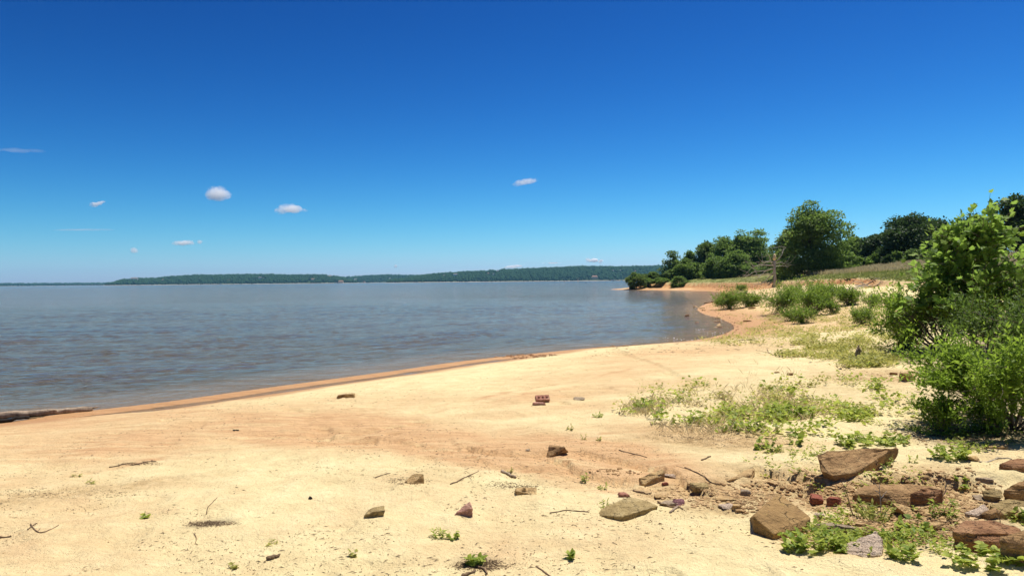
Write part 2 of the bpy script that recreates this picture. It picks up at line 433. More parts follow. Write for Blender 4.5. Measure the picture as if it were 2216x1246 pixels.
def m_rock(name, c1, c2, c3, scale=6.0, layers=0.5, speck=None, lichen=None):
    c1, c2, c3 = [tuple(min(.8, v * 1.3) for v in c) for c in (c1, c2, c3)]
    b = NB(name); p = b.coord('Object')
    n = b.noise(p, scale, 6, 0.68, 0.4); f = b.noise(p, scale * 8, 5, 0.72)
    lay = b.noise(b.mapping(p, (1.2, 1.2, 9.0), (0.12, 0.2, 0)), scale, 4, 0.6)
    col = b.ramp(n, [(0.28, c1), (0.5, c2), (0.74, c3)])
    col = b.mix(b.rng(lay, 0.48, 0.72, 0, layers), col, c1)
    col = b.mix(b.rng(f, 0.56, 0.78, 0, 0.55), col, tuple(c * 0.45 for c in c1))
    col = b.mix(b.rng(f, 0.22, 0.42, 0.35, 0), col, tuple(min(1, c * 1.35) for c in c3))
    if speck:
        v = b.voro(p, 150.0)
        col = b.mix(b.rng(v.outputs['Color'], 0.72, 0.78), col, speck)
    if lichen:
        col = b.mix(b.rng(b.noise(p, scale * 2.2, 5, 0.75), 0.60, 0.68, 0, 0.8), col, lichen)
    wob = b.n('ShaderNodeVectorMath', operation='ADD'); b.l(p, wob.inputs[0])
    nz = b.n('ShaderNodeTexNoise'); nz.inputs['Scale'].default_value = scale * 1.6; nz.inputs['Detail'].default_value = 5; b.l(p, nz.inputs['Vector'])
    sc = b.n('ShaderNodeVectorMath', operation='SCALE'); b.l(nz.outputs['Color'], sc.inputs[0]); sc.inputs['Scale'].default_value = 0.22; b.l(sc.outputs[0], wob.inputs[1])
    vk = b.voro(b.mapping(wob.outputs[0], (1, 1, 1.9), (0.3, 0.15, 0)), scale * 1.1, 'DISTANCE_TO_EDGE')
    crack = b.math('MULTIPLY', b.rng(vk.outputs['Distance'], 0.0, 0.022, 1, 0), b.rng(b.noise(p, scale * 0.9, 3), 0.48, 0.6))
    col = b.mix(b.math('MULTIPLY', crack, 0.25), col, tuple(c * 0.35 for c in c1))
    pit = b.voro(p, scale * 14); pits = b.math('MULTIPLY', b.rng(pit.outputs['Distance'], 0.0, 0.35, 1, 0), b.rng(b.noise(p, scale * 2.5, 4), 0.5, 0.62))
    col = b.mix(b.math('MULTIPLY', pits, 0.35), col, tuple(c * 0.6 for c in c1))
    hgt = b.math('ADD', b.math('MULTIPLY', n, 0.9), b.math('ADD', b.math('MULTIPLY', f, 0.45), b.math('MULTIPLY', lay, 0.6)))
    hgt = b.math('SUBTRACT', hgt, b.math('ADD', b.math('MULTIPLY', crack, 0.7), b.math('MULTIPLY', pits, 0.35)))
    return b.done(b.bsdf(col, 0.88, 0.2, b.bump(hgt, 1.0, 0.04)))

def m_plain(name, col, rough=0.8, var=0.25, scale=8, spec=0.2):
    b = NB(name); p = b.coord('Object')
    n = b.noise(p, scale, 5, 0.65)
    c = b.mix(b.rng(n, 0.3, 0.7), tuple(x * (1 - var) for x in col), tuple(min(1, x * (1 + var)) for x in col))
    return b.done(b.bsdf(c, rough, spec, b.bump(n, 0.3, 0.01)))

MAT = dict(
    ground=m_ground(), water=m_water(),
    tree=m_leaf('tree_leaf', (0.055, 0.108, 0.020), (0.195, 0.290, 0.058), 0.45),
    tree_dark=m_leaf('dark_tree_leaf', (0.024, 0.052, 0.015), (0.072, 0.122, 0.030), 0.30),
    tree_pale=m_leaf('pale_tree_leaf', (0.075, 0.130, 0.030), (0.160, 0.235, 0.056), 0.42),
    shrub=m_leaf('shrub_leaf', (0.075, 0.145, 0.018), (0.215, 0.310, 0.040), 0.45, rough=0.45),
    bush_dark=m_leaf('dark_bush_leaf', (0.026, 0.062, 0.010), (0.125, 0.195, 0.030), 0.42),  # darker leaf green for two of the large right bushes
    bush=m_leaf('bush_leaf', (0.048, 0.110, 0.012), (0.240, 0.340, 0.038), 0.54, rough=0.55, spec=0.2),
    sapling=m_leaf('sapling_leaf', (0.070, 0.155, 0.020), (0.260, 0.380, 0.065), 0.52, rough=0.55, spec=0.2),
    weed=m_leaf('weed_leaf', (0.125, 0.215, 0.026), (0.420, 0.465, 0.080), 0.46),
    weed_yellow=m_leaf('yellow_weed_leaf', (0.16, 0.19, 0.035), (0.40, 0.40, 0.085), 0.40),
    cover=m_leaf('ground_cover_leaf', (0.17, 0.20, 0.040), (0.50, 0.47, 0.13), 0.42),
    dry=m_leaf('dry_grass_blade', (0.34, 0.26, 0.13), (0.64, 0.52, 0.30), 0.36, rough=0.7),
    turf=m_leaf('grass_blade', (0.10, 0.14, 0.030), (0.28, 0.30, 0.085), 0.38, rough=0.6),
    hill_tree=m_leaf('hill_forest', (0.014, 0.040, 0.014), (0.032, 0.072, 0.022), 0.0, rough=0.9, spec=0.05),
    bark=m_bark('bark', (0.075, 0.058, 0.042), (0.20, 0.165, 0.125)),
    twig=m_bark('twig_bark', (0.085, 0.065, 0.045), (0.24, 0.19, 0.14), 20),
    deadwood=m_bark('weathered_wood', (0.24, 0.205, 0.165), (0.52, 0.47, 0.40), 10),
    logwood=m_bark('log_wood', (0.16, 0.115, 0.078), (0.52, 0.40, 0.28), 9),
    darkwood=m_bark('rotten_wood', (0.012, 0.010, 0.009), (0.045, 0.037, 0.03), 6),
    freshwood=m_plain('split_wood', (0.62, 0.47, 0.26)),
    debris=m_plain('bark_flake', (0.19, 0.125, 0.07), 0.9, 0.6, 3),
    rock=m_rock('brown_sandstone', (0.150, 0.082, 0.034), (0.29, 0.175, 0.075), (0.42, 0.28, 0.13), 5),
    rock_red=m_rock('red_brown_sandstone', (0.13, 0.060, 0.028), (0.26, 0.135, 0.062), (0.38, 0.23, 0.115), 5),
    rock_olive=m_rock('olive_sandstone', (0.16, 0.110, 0.042), (0.31, 0.225, 0.095), (0.43, 0.33, 0.16), 6, 0.4),
    rock_tan=m_rock('tan_sandstone', (0.25, 0.155, 0.065), (0.43, 0.285, 0.125), (0.57, 0.42, 0.21), 8, 0.4),
    rock_pink=m_rock('pink_sandstone', (0.29, 0.125, 0.085), (0.48, 0.265, 0.185), (0.63, 0.43, 0.31), 8, 0.4),
    rock_slab=m_rock('lichened_sandstone', (0.135, 0.080, 0.030), (0.26, 0.160, 0.062), (0.34, 0.225, 0.095), 4, 0.3, lichen=(0.42, 0.28, 0.09)),
    granite=m_rock('speckled_granite', (0.36, 0.26, 0.18), (0.48, 0.37, 0.265), (0.58, 0.48, 0.36), 10, 0.1, speck=(0.30, 0.22, 0.16)),
    grey=m_rock('grey_stone', (0.24, 0.175, 0.105), (0.35, 0.265, 0.17), (0.44, 0.35, 0.24), 9, 0.3),
    purple=m_rock('purple_stone', (0.12, 0.055, 0.055), (0.22, 0.105, 0.105), (0.31, 0.17, 0.165), 9, 0.3),
    brick_pale=m_rock('worn_brick', (0.26, 0.105, 0.07), (0.42, 0.19, 0.125), (0.56, 0.33, 0.22), 14, 0.0),
    brick=m_rock('red_brick', (0.22, 0.064, 0.036), (0.30, 0.098, 0.056), (0.40, 0.17, 0.10), 12, 0.0),
    pebble=m_rock('pebble', (0.16, 0.095, 0.042), (0.36, 0.23, 0.105), (0.56, 0.40, 0.21), 3, 0.0),
    white=m_plain('white_paint', (0.78, 0.77, 0.73), 0.6, 0.05), roof=m_plain('roof_shingle', (0.22, 0.19, 0.17)), roof_red=m_plain('brown_roof', (0.30, 0.17, 0.11)),
    glass=m_plain('window_glass', (0.03, 0.04, 0.05), 0.1, 0.1, spec=0.5), tan_wall=m_plain('tan_wall', (0.55, 0.46, 0.34)), hull=m_plain('boat_hull', (0.8, 0.8, 0.78), 0.3, 0.03, spec=0.5),
)
# ------------------------------------------------------------------ the ground: one polar sheet, finest in front of the camera
def polar(angs, rads):
    A, RR = np.meshgrid(angs, rads)
    x = (RR * np.sin(A)).ravel(); y = (RR * np.cos(A)).ravel()
    na, nr = len(angs), len(rads)
    i = np.arange(nr - 1)[:, None] * na + np.arange(na - 1)[None, :]
    F = np.stack([i, i + 1, i + na + 1, i + na], -1).reshape(-1, 4)
    return x, y, F

dense = np.arange(-40, 40.001, 0.15)
side = 40 + np.cumsum(np.geomspace(0.2, 9, 30)); side = side[side < 176]
angs = np.radians(np.concatenate([-side[::-1], dense, side, [180.0]])); angs = np.concatenate([[-math.pi], angs])
rads = np.concatenate([np.linspace(0.25, 3, 14)[:-1], np.geomspace(3, 260, 640), np.geomspace(280, 6000, 26)])
gx, gy, gF = polar(angs, rads)
gd, ge = fields(gx, gy)
gz = G(gx, gy, (gd, ge))
ppx, ppy = proj(gx, gy, gz)
ppx = np.where(gy < 0.3, -9999, ppx)

def ell(cx, cy_, rx, ry, soft=0.5, rot=0.0):
    """soft mask over an oval patch of the beach (1 inside)"""
    a = R(rot); ux, uy = ppx - cx, ppy - cy_
    q = np.hypot((ux * math.cos(a) + uy * math.sin(a)) / rx, (-ux * math.sin(a) + uy * math.cos(a)) / ry)
    return 1 - sst(1 - soft, 1 + soft, q)

def vmax(*a):
    o = a[0]
    for b in a[1:]: o = np.maximum(o, b)
    return o

n1 = fbm(gx * 0.9, gy * 0.9, 4, 61)
wet = 1 - sst(0.9, 1.7, gd + 0.6 * fbm(gx * 0.9, gy * 0.9, 4, 65)) 
wet = np.where(gy > 24, np.maximum(wet, 0.9 * (1 - sst(1.0, 4.0, gd + 1.0 * fbm(gx * .3, gy * .3, 3, 66)))), wet)
wash = vmax(ell(250, 940, 420, 60, 0.6, -4) * 0.75, ell(700, 930, 330, 45, 0.5, 2), ell(950, 960, 220, 42, 0.5, 10), ell(1300, 1000, 260, 55, 0.5, 8),
            ell(1050, 985, 160, 30, .6, 8) * 0.9, ell(1430, 1040, 120, 40, 0.5) * 0.8, ell(1500, 940, 260, 22, .6, 4) * 0.6, ell(40, 1120, 240, 130, 0.7) * 0.4,
            ell(1250, 850, 260, 16, .7, -6) * 0.55, ell(1150, 890, 200, 12, .7, -5) * 0.6, ell(1080, 1160, 420, 60, .8) * 0.22)
wash = vmax(wash, ell(560, 905, 430, 28, .7, -6) * .6, ell(150, 915, 320, 26, .7, -6) * .65, ell(1450, 765, 220, 16, .7, -5) * .6, ell(1330, 805, 260, 18, .7, -6) * .5, ell(120, 1150, 300, 140, .9) * .35)
for line, wd_, st in (([(560, 905), (700, 912), (820, 920), (930, 940), (1030, 968), (1130, 1000), (1250, 1038), (1340, 1052)], .16, 1.0), ([(620, 930), (780, 930), (920, 946), (1010, 978), (1080, 1000)], .10, .9), ([(1090, 978), (1210, 996), (1320, 1036)], .12, .9),
                      ([(600, 905), (820, 880), (1020, 852), (1200, 818), (1400, 785), (1540, 752)], .14, .8), ([(640, 925), (880, 890), (1100, 850), (1260, 822)], .10, .7), ([(0, 985), (200, 965), (420, 930), (640, 895)], .18, .8), ([(0, 1020), (180, 1000), (360, 965)], .12, .7),
                      ([(1240, 955), (1380, 975), (1480, 1012), (1600, 1075)], .08, .9), ([(1300, 935), (1420, 930), (1560, 942)], .10, .7)):
    L2 = [tuple(plane_pt(a_, b_, .5)[:2]) for a_, b_ in line]; q_, s_, a_ = pside(gx + .25 * fbm(gx * 1.3, gy * 1.3, 3, 17), gy + .25 * fbm(gx * 1.3, gy * 1.3, 3, 19), L2)
    wash = np.maximum(wash, st * np.exp(-(q_ / wd_) ** 2) * (.55 + .9 * np.clip(fbm(gx * 2.2, gy * 2.2, 3, 23) + .3, 0, 1)))
wash = np.clip(wash * (1.0 + 0.5 * n1), 0, 1) * (gy > 0)
wash = np.maximum(wash, np.where((gy > 26) & (gd > 0), 0.55 * (1 - sst(4, 13, gd)), 0))
dirt = vmax(ell(1990, 1095, 190, 85, 0.35), ell(1760, 1060, 170, 45, 0.4, 6), ell(1530, 1065, 130, 32, 0.5) * 0.85, ell(1540, 950, 170, 24, 0.5, 5) * 0.9, ell(1650, 1012, 120, 16, .6) * .6,
            ell(1860, 1170, 160, 30, 0.5) * .6, ell(1930, 815, 170, 16, 0.6) * 0.85, ell(1720, 855, 300, 36, 0.6) * 0.35, ell(150, 1066, 330, 13, 0.5, -7) * 0.62, ell(900, 1030, 110, 16, .7, 4) * 0.3,
            ell(1700, 745, 190, 20, .8) * 0.4, ell(1550, 1090, 90, 30, .6) * 0.7)
litter = vmax(ell(2120, 930, 150, 36, 0.4), ell(2010, 765, 140, 20, 0.4), ell(2180, 800, 120, 90, 0.4), ell(1710, 686, 60, 8, .5) * .7, ell(450, 1132, 60, 7, 0.5, -7) * 0.6, ell(1340, 1040, 50, 8, .6) * 0,
              ell(1120, 1048, 70, 8, .6, -8) * .15, ell(1030, 1218, 50, 14, 0.6) * 0.6, ell(2060, 1140, 160, 40, .5) * .6)
clay = sst(-1.3, -0.5, ge) * (1 - sst(-0.10, 0.25, ge)) * np.interp(gy, [40, 56, 66, 84, 100], [0.15, .3, 1, 1, .5])
clay = np.maximum(clay, np.where((gy > 100) & (gd > 0.6), sst(-3.6, -2.2, ge) * (1 - sst(-0.1, 0.25, ge)) * 0.9, 0)) * (gy > 28)
turf = sst(-0.15, 0.55, ge)
shallow = np.zeros_like(gx)
for a in (wet, dirt, litter): np.clip(a, 0, 1, out=a)
ground = mesh_np('ground', np.stack([gx, gy, gz], 1), gF, MAT['ground'], smooth=True,
                 attrs=dict(wet=wet, wash=wash, dirt=dirt, litter=litter, clay=clay, turf=turf))
tag(ground, kind='structure')

# ------------------------------------------------------------------ the lake, real ripples near the shore
dens = np.arange(-40, 40.001, 0.2)
wang = np.radians(np.concatenate([-side[side < 150][::-1], dens, side[side < 150]]))
wr = np.concatenate([np.geomspace(6, 110, 560), np.geomspace(118, 5900, 60)])
wx, wy, wF = polar(wang, wr)
wd = pdist(wx, wy, SHORE); wd = np.where(inside(wx, wy, LAND), -wd, wd)
cu = wx * math.cos(R(42)) + wy * math.sin(R(42)); cv = -wx * math.sin(R(42)) + wy * math.cos(R(42))
wz = np.zeros_like(wx)
for lam, amp, rot, sd in ((1.35, 1.0, 0, 1), (0.85, 0.75, 0.22, 2), (0.55, 0.5, -0.3, 3), (2.1, 0.6, 0.1, 4)):
    u2 = cu * math.cos(rot) + cv * math.sin(rot); v2 = -cu * math.sin(rot) + cv * math.cos(rot)
    ph = 2.2 * fbm(u2 * 0.25 / lam, v2 * 0.4 / lam, 3, 90 + sd)
    env = 0.35 + 0.65 * sst(-0.35, 0.55, fbm(u2 * 0.22 / lam, v2 * 0.55 / lam, 2, 95 + sd))
    s = np.sin(2 * np.pi * v2 / lam + 2 * np.pi * ph)
    wz += amp * env * (np.maximum(s, -0.4) + 0.35 * s * np.abs(s))
rag = 0.012 * fbm(wx * 0.7, wy * 0.7, 3, 99) * (1 - sst(0.2, 2.0, np.abs(wd))) * (np.hypot(wx, wy) < 110)
wz *= 0.013 * np.clip((wd - 0.3) / 4.0, 0, 1) * (1 - sst(60, 110, np.hypot(wx, wy)))
wz += rag
shal = 1 - sst(0.2, 3.0, wd)
keepv = wd > -3.2                       # the sheet ends under the sand
kf = keepv[wF].all(1)
used = np.zeros(len(wx), bool); used[wF[kf].ravel()] = True
remap = np.cumsum(used) - 1
lake = mesh_np('lake_water', np.stack([wx, wy, wz], 1)[used], remap[wF[kf]], MAT['water'], smooth=True, attrs=dict(shallow=shal[used]))
tag(lake, kind='structure')

# ------------------------------------------------------------------ wooded hills across the lake
def m_hill():
    b = NB('hill_slope'); p = b.pos()
    sep = b.n('ShaderNodeSeparateXYZ'); b.l(p, sep.inputs[0])
    n = b.noise(p, 0.06, 4, 0.7)
    col = b.ramp(n, [(0.35, (0.014, 0.030, 0.010)), (0.7, (0.038, 0.062, 0.020))])
    shore = b.rng(b.math('ADD', sep.outputs[2], b.math('MULTIPLY', n, 3.0)), 2.9, 3.6, 1, 0)
    return b.done(b.bsdf(b.mix(shore, col, (0.36, 0.30, 0.23)), 0.95, 0.05))
MAT['hill'] = m_hill()

HILLS = []
def hill(crest, dist, depth, n=260, seed=0):
    cpx = np.array([c[0] for c in crest], float); cpy = np.array([c[1] for c in crest], float)
    px = np.linspace(cpx[0], cpx[-1], n)
    D = dist(px) if callable(dist) else np.full(n, float(dist))
    h = EYE + (np.array([hor(a) for a in px]) - np.interp(px, cpx, cpy)) * (D + depth) / FPX
    HILLS.append(dict(px=px, D=D, h=np.maximum(h - 4, 1.0), depth=depth, seed=seed))
    return HILLS[-1]

def hill_pt(H, px, t):
    """world point on a hill at column px, t=0 shore .. 1 crest (arrays)"""
    D = np.interp(px, H['px'], H['D']) + H['depth'] * t
    h = np.interp(px, H['px'], H['h'])
    x = D * (px - CX) / FPX
    z = -1.0 + 2.4 * sst(-0.12, 0.02, t) + (h - 1.4) * np.where(t > 0, np.clip(t, 0, 1) ** 0.75, 0) * np.where(t > 1, 1 - 0.5 * (t - 1), 1)
    z = z + np.clip(t, 0, 1) * h * 0.10 * fbm(x / 130, D / 130, 3, 70 + H['seed']) * (1 - sst(0.75, 1.0, t))
    return x, D, z

HA = hill([(-1100, 606), (-400, 612), (-100, 616), (100, 615.5), (190, 615), (250, 614), (300, 612.5), (700, 611), (1000, 608)], 4700, 240, 320, 1)
HB = hill([(225, 619), (245, 613.5), (262, 608), (290, 605), (340, 604), (372, 600), (420, 598), (500, 596.5), (560, 595.5), (620, 597), (700, 597), (728, 600), (745, 604), (765, 610), (775, 613)], 3100, 330, 260, 2)
HC = hill([(660, 608), (735, 602), (770, 600), (830, 596.5), (900, 597.5), (960, 600), (1040, 604)], 3900, 420, 160, 3)
HD = hill([(835, 610), (865, 606.5), (890, 601), (940, 594.5), (1000, 591), (1100, 585), (1200, 581), (1260, 578.5), (1350, 579), (1440, 577), (1600, 573), (1900, 571), (2300, 566), (2700, 562), (3300, 560)], 2750, 420, 420, 4)
hv, hf, off = [], [], 0
for H in HILLS:
    ts = np.concatenate([[-0.12], np.linspace(0, 1, 22), [1.25, 1.6]])
    Px, T = np.meshgrid(H['px'], ts)
    x, y, z = hill_pt(H, Px.ravel(), T.ravel())
    n = len(H['px']); i = np.arange(len(ts) - 1)[:, None] * n + np.arange(n - 1)[None, :]
    hv.append(np.stack([x, y, z], 1)); hf.append(np.stack([i, i + 1, i + n + 1, i + n], -1).reshape(-1, 4) + off); off += len(x)
hills = mesh_np('hills', np.vstack(hv), np.vstack(hf), MAT['hill'], smooth=True)
tag(hills, kind='structure')

# houses and docks across the lake (their places are needed to open the wood around them)
def hill_solve(H, px, py):
    t = np.linspace(0.0, 1.0, 120); x, y, z = hill_pt(H, np.full(120, float(px)), t)
    _, qy = proj(x, y, z)
    i = int(np.argmax(qy < py)) if (qy < py).any() else 119
    return Vector((x[i], y[i], z[i]))

HOUSES = [  # hill, px, py (foot), width px, wall, label
    (HB, 291, 608, 14, 'white', 'large white house on the left end of the wooded ridge, biggest roof up there'),
    (HB, 354, 608, 6, 'tan_wall', 'tan house below the ridge line just right of the large white ridge house'),
    (HB, 369, 607, 4, 'white', 'tiny white house right beside the tan house on the left ridge'),
    (HB, 432, 605, 4, 'white', 'small pale house alone in the trees at the middle of the left ridge'),
    (HB, 495, 608, 4, 'tan_wall', 'small tan cabin low in the wood above the white boat'),
    (HB, 563, 603, 6, 'white', 'tall narrow white house halfway up the ridge under the wispy double cloud'),
    (HB, 569, 604, 4, 'white', 'low white annex touching the tall narrow white house'),
    (HB, 678, 607, 8, 'tan_wall', 'tan house low on the right end of the left ridge'),
    (HB, 680, 600, 6, 'white', 'white house near the crest above the low tan house'),
    (HB, 714, 600, 9, 'white', 'long white house on the crest where the left ridge ends'),
    (HC, 770, 607, 7, 'white', 'white house in the gap between the two main ridges'),
    (HC, 789, 611.5, 3, 'tan_wall', 'tan hut at the water in the gap between the ridges'),
    (HC, 844, 604, 4, 'white', 'small white house on the far blue ridge in the gap'),
    (HC, 888, 601, 3, 'tan_wall', 'tiny tan house high on the far blue ridge'),
    (HD, 962, 598, 4, 'white', 'small white house at the left start of the long right ridge'),
    (HD, 986, 597, 9, 'white', 'wide white house near the crest at the left start of the long right ridge'),
    (HD, 1057, 594, 4, 'tan_wall', 'small tan house below the crest under the low cloud bank'),
    (HD, 1077, 588.5, 5, 'white', 'white house right on the crest under the low cloud bank'),
    (HD, 1068, 595, 3, 'white', 'tiny white house downhill of the crest house on the long ridge'),
    (HD, 1327, 588, 4, 'white', 'small white house high on the long ridge, left one of a pair'),
    (HD, 1342, 588, 5, 'white', 'white house high on the long ridge, right one of a pair'),
    (HD, 1375, 589, 3, 'tan_wall', 'tiny tan house high on the ridge close to the lakeside trees'),
    (HD, 1287, 603, 12, 'tan_wall', 'long grey-roofed lake house low by the far water'),
    (HB, 738, 613.2, 10, 'tan_wall', 'tan marina building at the water where the left ridge ends'),
]
HPOS = [hill_solve(h[0], h[1], h[2]) for h in HOUSES]

# crowns of the far wood: one mass
ico_v = []
bm = bmesh.new(); bmesh.ops.create_icosphere(bm, subdivisions=1, radius=1)
ICO_V = np.array([v.co[:] for v in bm.verts]); ICO_F = np.array([[v.index for v in f.verts] for f in bm.faces]); bm.free()
fv, ff, fvar, off = [], [], [], 0
hp = np.array([[p.x, p.y, p.z, h[3]] for p, h in zip(HPOS, HOUSES)])
for H, n in ((HA, 3200), (HB, 6500), (HC, 2600), (HD, 11000)):
    lo, hi = H['px'][0] + 4, H['px'][-1] - 4
    px = RNG.uniform(lo, hi, n)
    if H is HD: px = np.where(RNG.random(n) < 0.86, RNG.uniform(lo, 1500, n), RNG.uniform(1500, hi, n))
    if H is HA: px = np.where(RNG.random(n) < 0.75, RNG.uniform(-120, 330, n), px)
    t = RNG.random(n) ** 0.9 * 1.04
    t[: n // 3] = RNG.uniform(0.88, 1.06, n // 3)
    x, y, z = hill_pt(H, px, t)
    dd = np.hypot(x[:, None] - hp[None, :, 0], 0)
    blk = ((dd < (hp[None, :, 3] * 0.95 + 4)) & (y[:, None] < hp[None, :, 1] + 8) & (y[:, None] > hp[None, :, 1] - 90)).any(1)
    x, y, z = x[~blk], y[~blk], z[~blk]; n = len(x)
    r = RNG.uniform(3.2, 6.4, n) * (y / 3000) ** 0.6; hgt = r * RNG.uniform(0.9, 1.5, n)
    a = RNG.uniform(0, 2 * np.pi, n); ca, sa = np.cos(a), np.sin(a)
    jit = RNG.uniform(0.7, 1.25, (n, len(ICO_V)))
    lv = ICO_V[None] * jit[..., None]
    X = lv[..., 0] * ca[:, None] - lv[..., 1] * sa[:, None]; Y = lv[..., 0] * sa[:, None] + lv[..., 1] * ca[:, None]
    V = np.stack([x[:, None] + X * r[:, None], y[:, None] + Y * r[:, None], z[:, None] + lv[..., 2] * hgt[:, None] + hgt[:, None] * 0.5], -1).reshape(-1, 3)
    Fx = (ICO_F[None] + (np.arange(n) * len(ICO_V))[:, None, None]).reshape(-1, 3) + off
    fv.append(V); ff.append(Fx); off += len(V)
    fvar.append(np.repeat(np.clip(RNG.normal(0.5, 0.26, n), 0, 1), len(ICO_V)))
forest = mesh_np('forest', np.vstack(fv), np.vstack(ff), MAT['hill_tree'], smooth=True, attrs=dict(var=np.concatenate(fvar)))
tag(forest, 'dense dark green wood covering the hills across the lake', 'forest', kind='stuff')

def house(name, pos, w, wall, label, group):
    root = empty(name, pos); tag(root, label, 'house', group)
    h, dpt = max(5.0, w * 0.36), w * 0.6
    bm = bmesh.new(); bmesh.ops.create_cube(bm, size=1)
    for v in bm.verts: v.co = Vector((v.co.x * w, v.co.y * dpt, (v.co.z + 0.5) * (h + 5) - 5))
    bm_obj('wall', bm, MAT[wall], root)
    bm = bmesh.new(); o = 0.8; rh = w * 0.17 + 1
    a = [bm.verts.new((sx * (w / 2 + o), sy * (dpt / 2 + o), h + 0.02)) for sx, sy in ((-1, -1), (1, -1), (1, 1), (-1, 1))]
    r = [bm.verts.new((-w / 2 + w * .12, 0, h + rh)), bm.verts.new((w / 2 - w * .12, 0, h + rh))]
    for f in ((a[0], a[1], r[1], r[0]), (a[1], a[2], r[1]), (a[2], a[3], r[0], r[1]), (a[3], a[0], r[0]), (a[3], a[2], a[1], a[0])): bm.faces.new(f)
    bm_obj('roof', bm, MAT['roof'] if wall != 'tan_wall' else MAT['roof_red'], root)
    for k in range(max(1, int(w / 7))):
        bm = bmesh.new(); bmesh.ops.create_cube(bm, size=1)
        xx = (k + 0.5) / max(1, int(w / 7)) * w - w / 2
        for v in bm.verts: v.co = Vector((v.co.x * 1.8 + xx, v.co.y * 0.2 - dpt / 2 - 0.05, v.co.z * 1.5 + h * 0.55))
        bm_obj('window', bm, MAT['glass'], root)
    return root
for hs, pos in zip(HOUSES, HPOS):
    house('house', pos, hs[3] * pos.y / FPX, hs[4], hs[5], 'houses on the far shore')

def boat(px, py_dist, w, label, cat='boat', cabin=0.45):
    x = py_dist * (px - CX) / FPX
    root = empty('boat', (x, py_dist, 0)); tag(root, label, cat, 'boats on the far water')
    bm = bmesh.new(); n = 9; rings = []
    for i in range(n):
        t = i / (n - 1); xx = (t - 0.5) * w; hw = w * 0.13 * (1 - max(0, t - 0.55) ** 2 * 4.6)
        rings.append([bm.verts.new((xx, -hw, 1.0 + 0.4 * t)), bm.verts.new((xx, -hw * .7, -0.2)), bm.verts.new((xx, hw * .7, -0.2)), bm.verts.new((xx, hw, 1.0 + 0.4 * t))])
    for a, b in zip(rings, rings[1:]):
        for k in range(3): bm.faces.new((a[k], a[k + 1], b[k + 1], b[k]))
        bm.faces.new((a[3], a[0], b[0], b[3]))
    bm.faces.new(rings[0]); bm.faces.new(list(reversed(rings[-1])))
    bmesh.ops.recalc_face_normals(bm, faces=bm.faces)
    bm_obj('hull', bm, MAT['hull'], root)
    bm = bmesh.new(); bmesh.ops.create_cube(bm, size=1)
    for v in bm.verts: v.co = Vector((v.co.x * w * cabin * (1 - 0.25 * (v.co.z > 0)) - w * .1, v.co.y * w * 0.18, v.co.z * 1.6 + 2.05))
    bm_obj('cabin', bm, MAT['white'], root)
    return root
boat(478, 2950, 15, 'long white boat on the far water below the left ridge')
boat(1328, 2600, 17, 'white houseboat moored by the far shore, left of two near the trees', cabin=0.7)
boat(1345, 2600, 7, 'small white boat right of the houseboat by the far shore')
boat(727, 3000, 16, 'white covered boat at the marina where the left ridge ends', cabin=0.8)
mx, my = 5000 * (78 - CX) / FPX, 5000
bm = bmesh.new(); bmesh.ops.create_cone(bm, segments=6, radius1=0.9, radius2=0.5, depth=46, cap_ends=True)
tag(bm_obj('radio_mast', bm, MAT['grey'], loc=(mx, my, 23)), 'thin faint radio mast above the low far shore', 'mast')

# ------------------------------------------------------------------ clouds: real vapour, far off
def m_cloud(name, dens, scale, lo, hi):
    """vapour: ragged by noise, thinning out towards the edge of its own puff"""
    b = NB(name); p = b.coord('Object'); g = b.coord('Generated')
    n = b.noise(p, scale, 8, 0.68, 0.3)
    vm = b.n('ShaderNodeVectorMath', operation='SUBTRACT'); b.l(g, vm.inputs[0]); vm.inputs[1].default_value = (.5, .5, .42)
    ln = b.n('ShaderNodeVectorMath', operation='LENGTH'); b.l(vm.outputs[0], ln.inputs[0])
    fall = b.rng(ln.outputs['Value'], 0.16, 0.60, 0.14, -0.20)
    v = b.n('ShaderNodeVolumePrincipled'); v.inputs['Color'].default_value = (1, 1, 1, 1); v.inputs['Anisotropy'].default_value = 0.15
    dn = b.rng(b.math('ADD', n, fall), lo, hi, 0.0, dens); b.l(dn, v.inputs['Density'])
    b.l(v.outputs[0], b.out.inputs['Volume']); return b.m

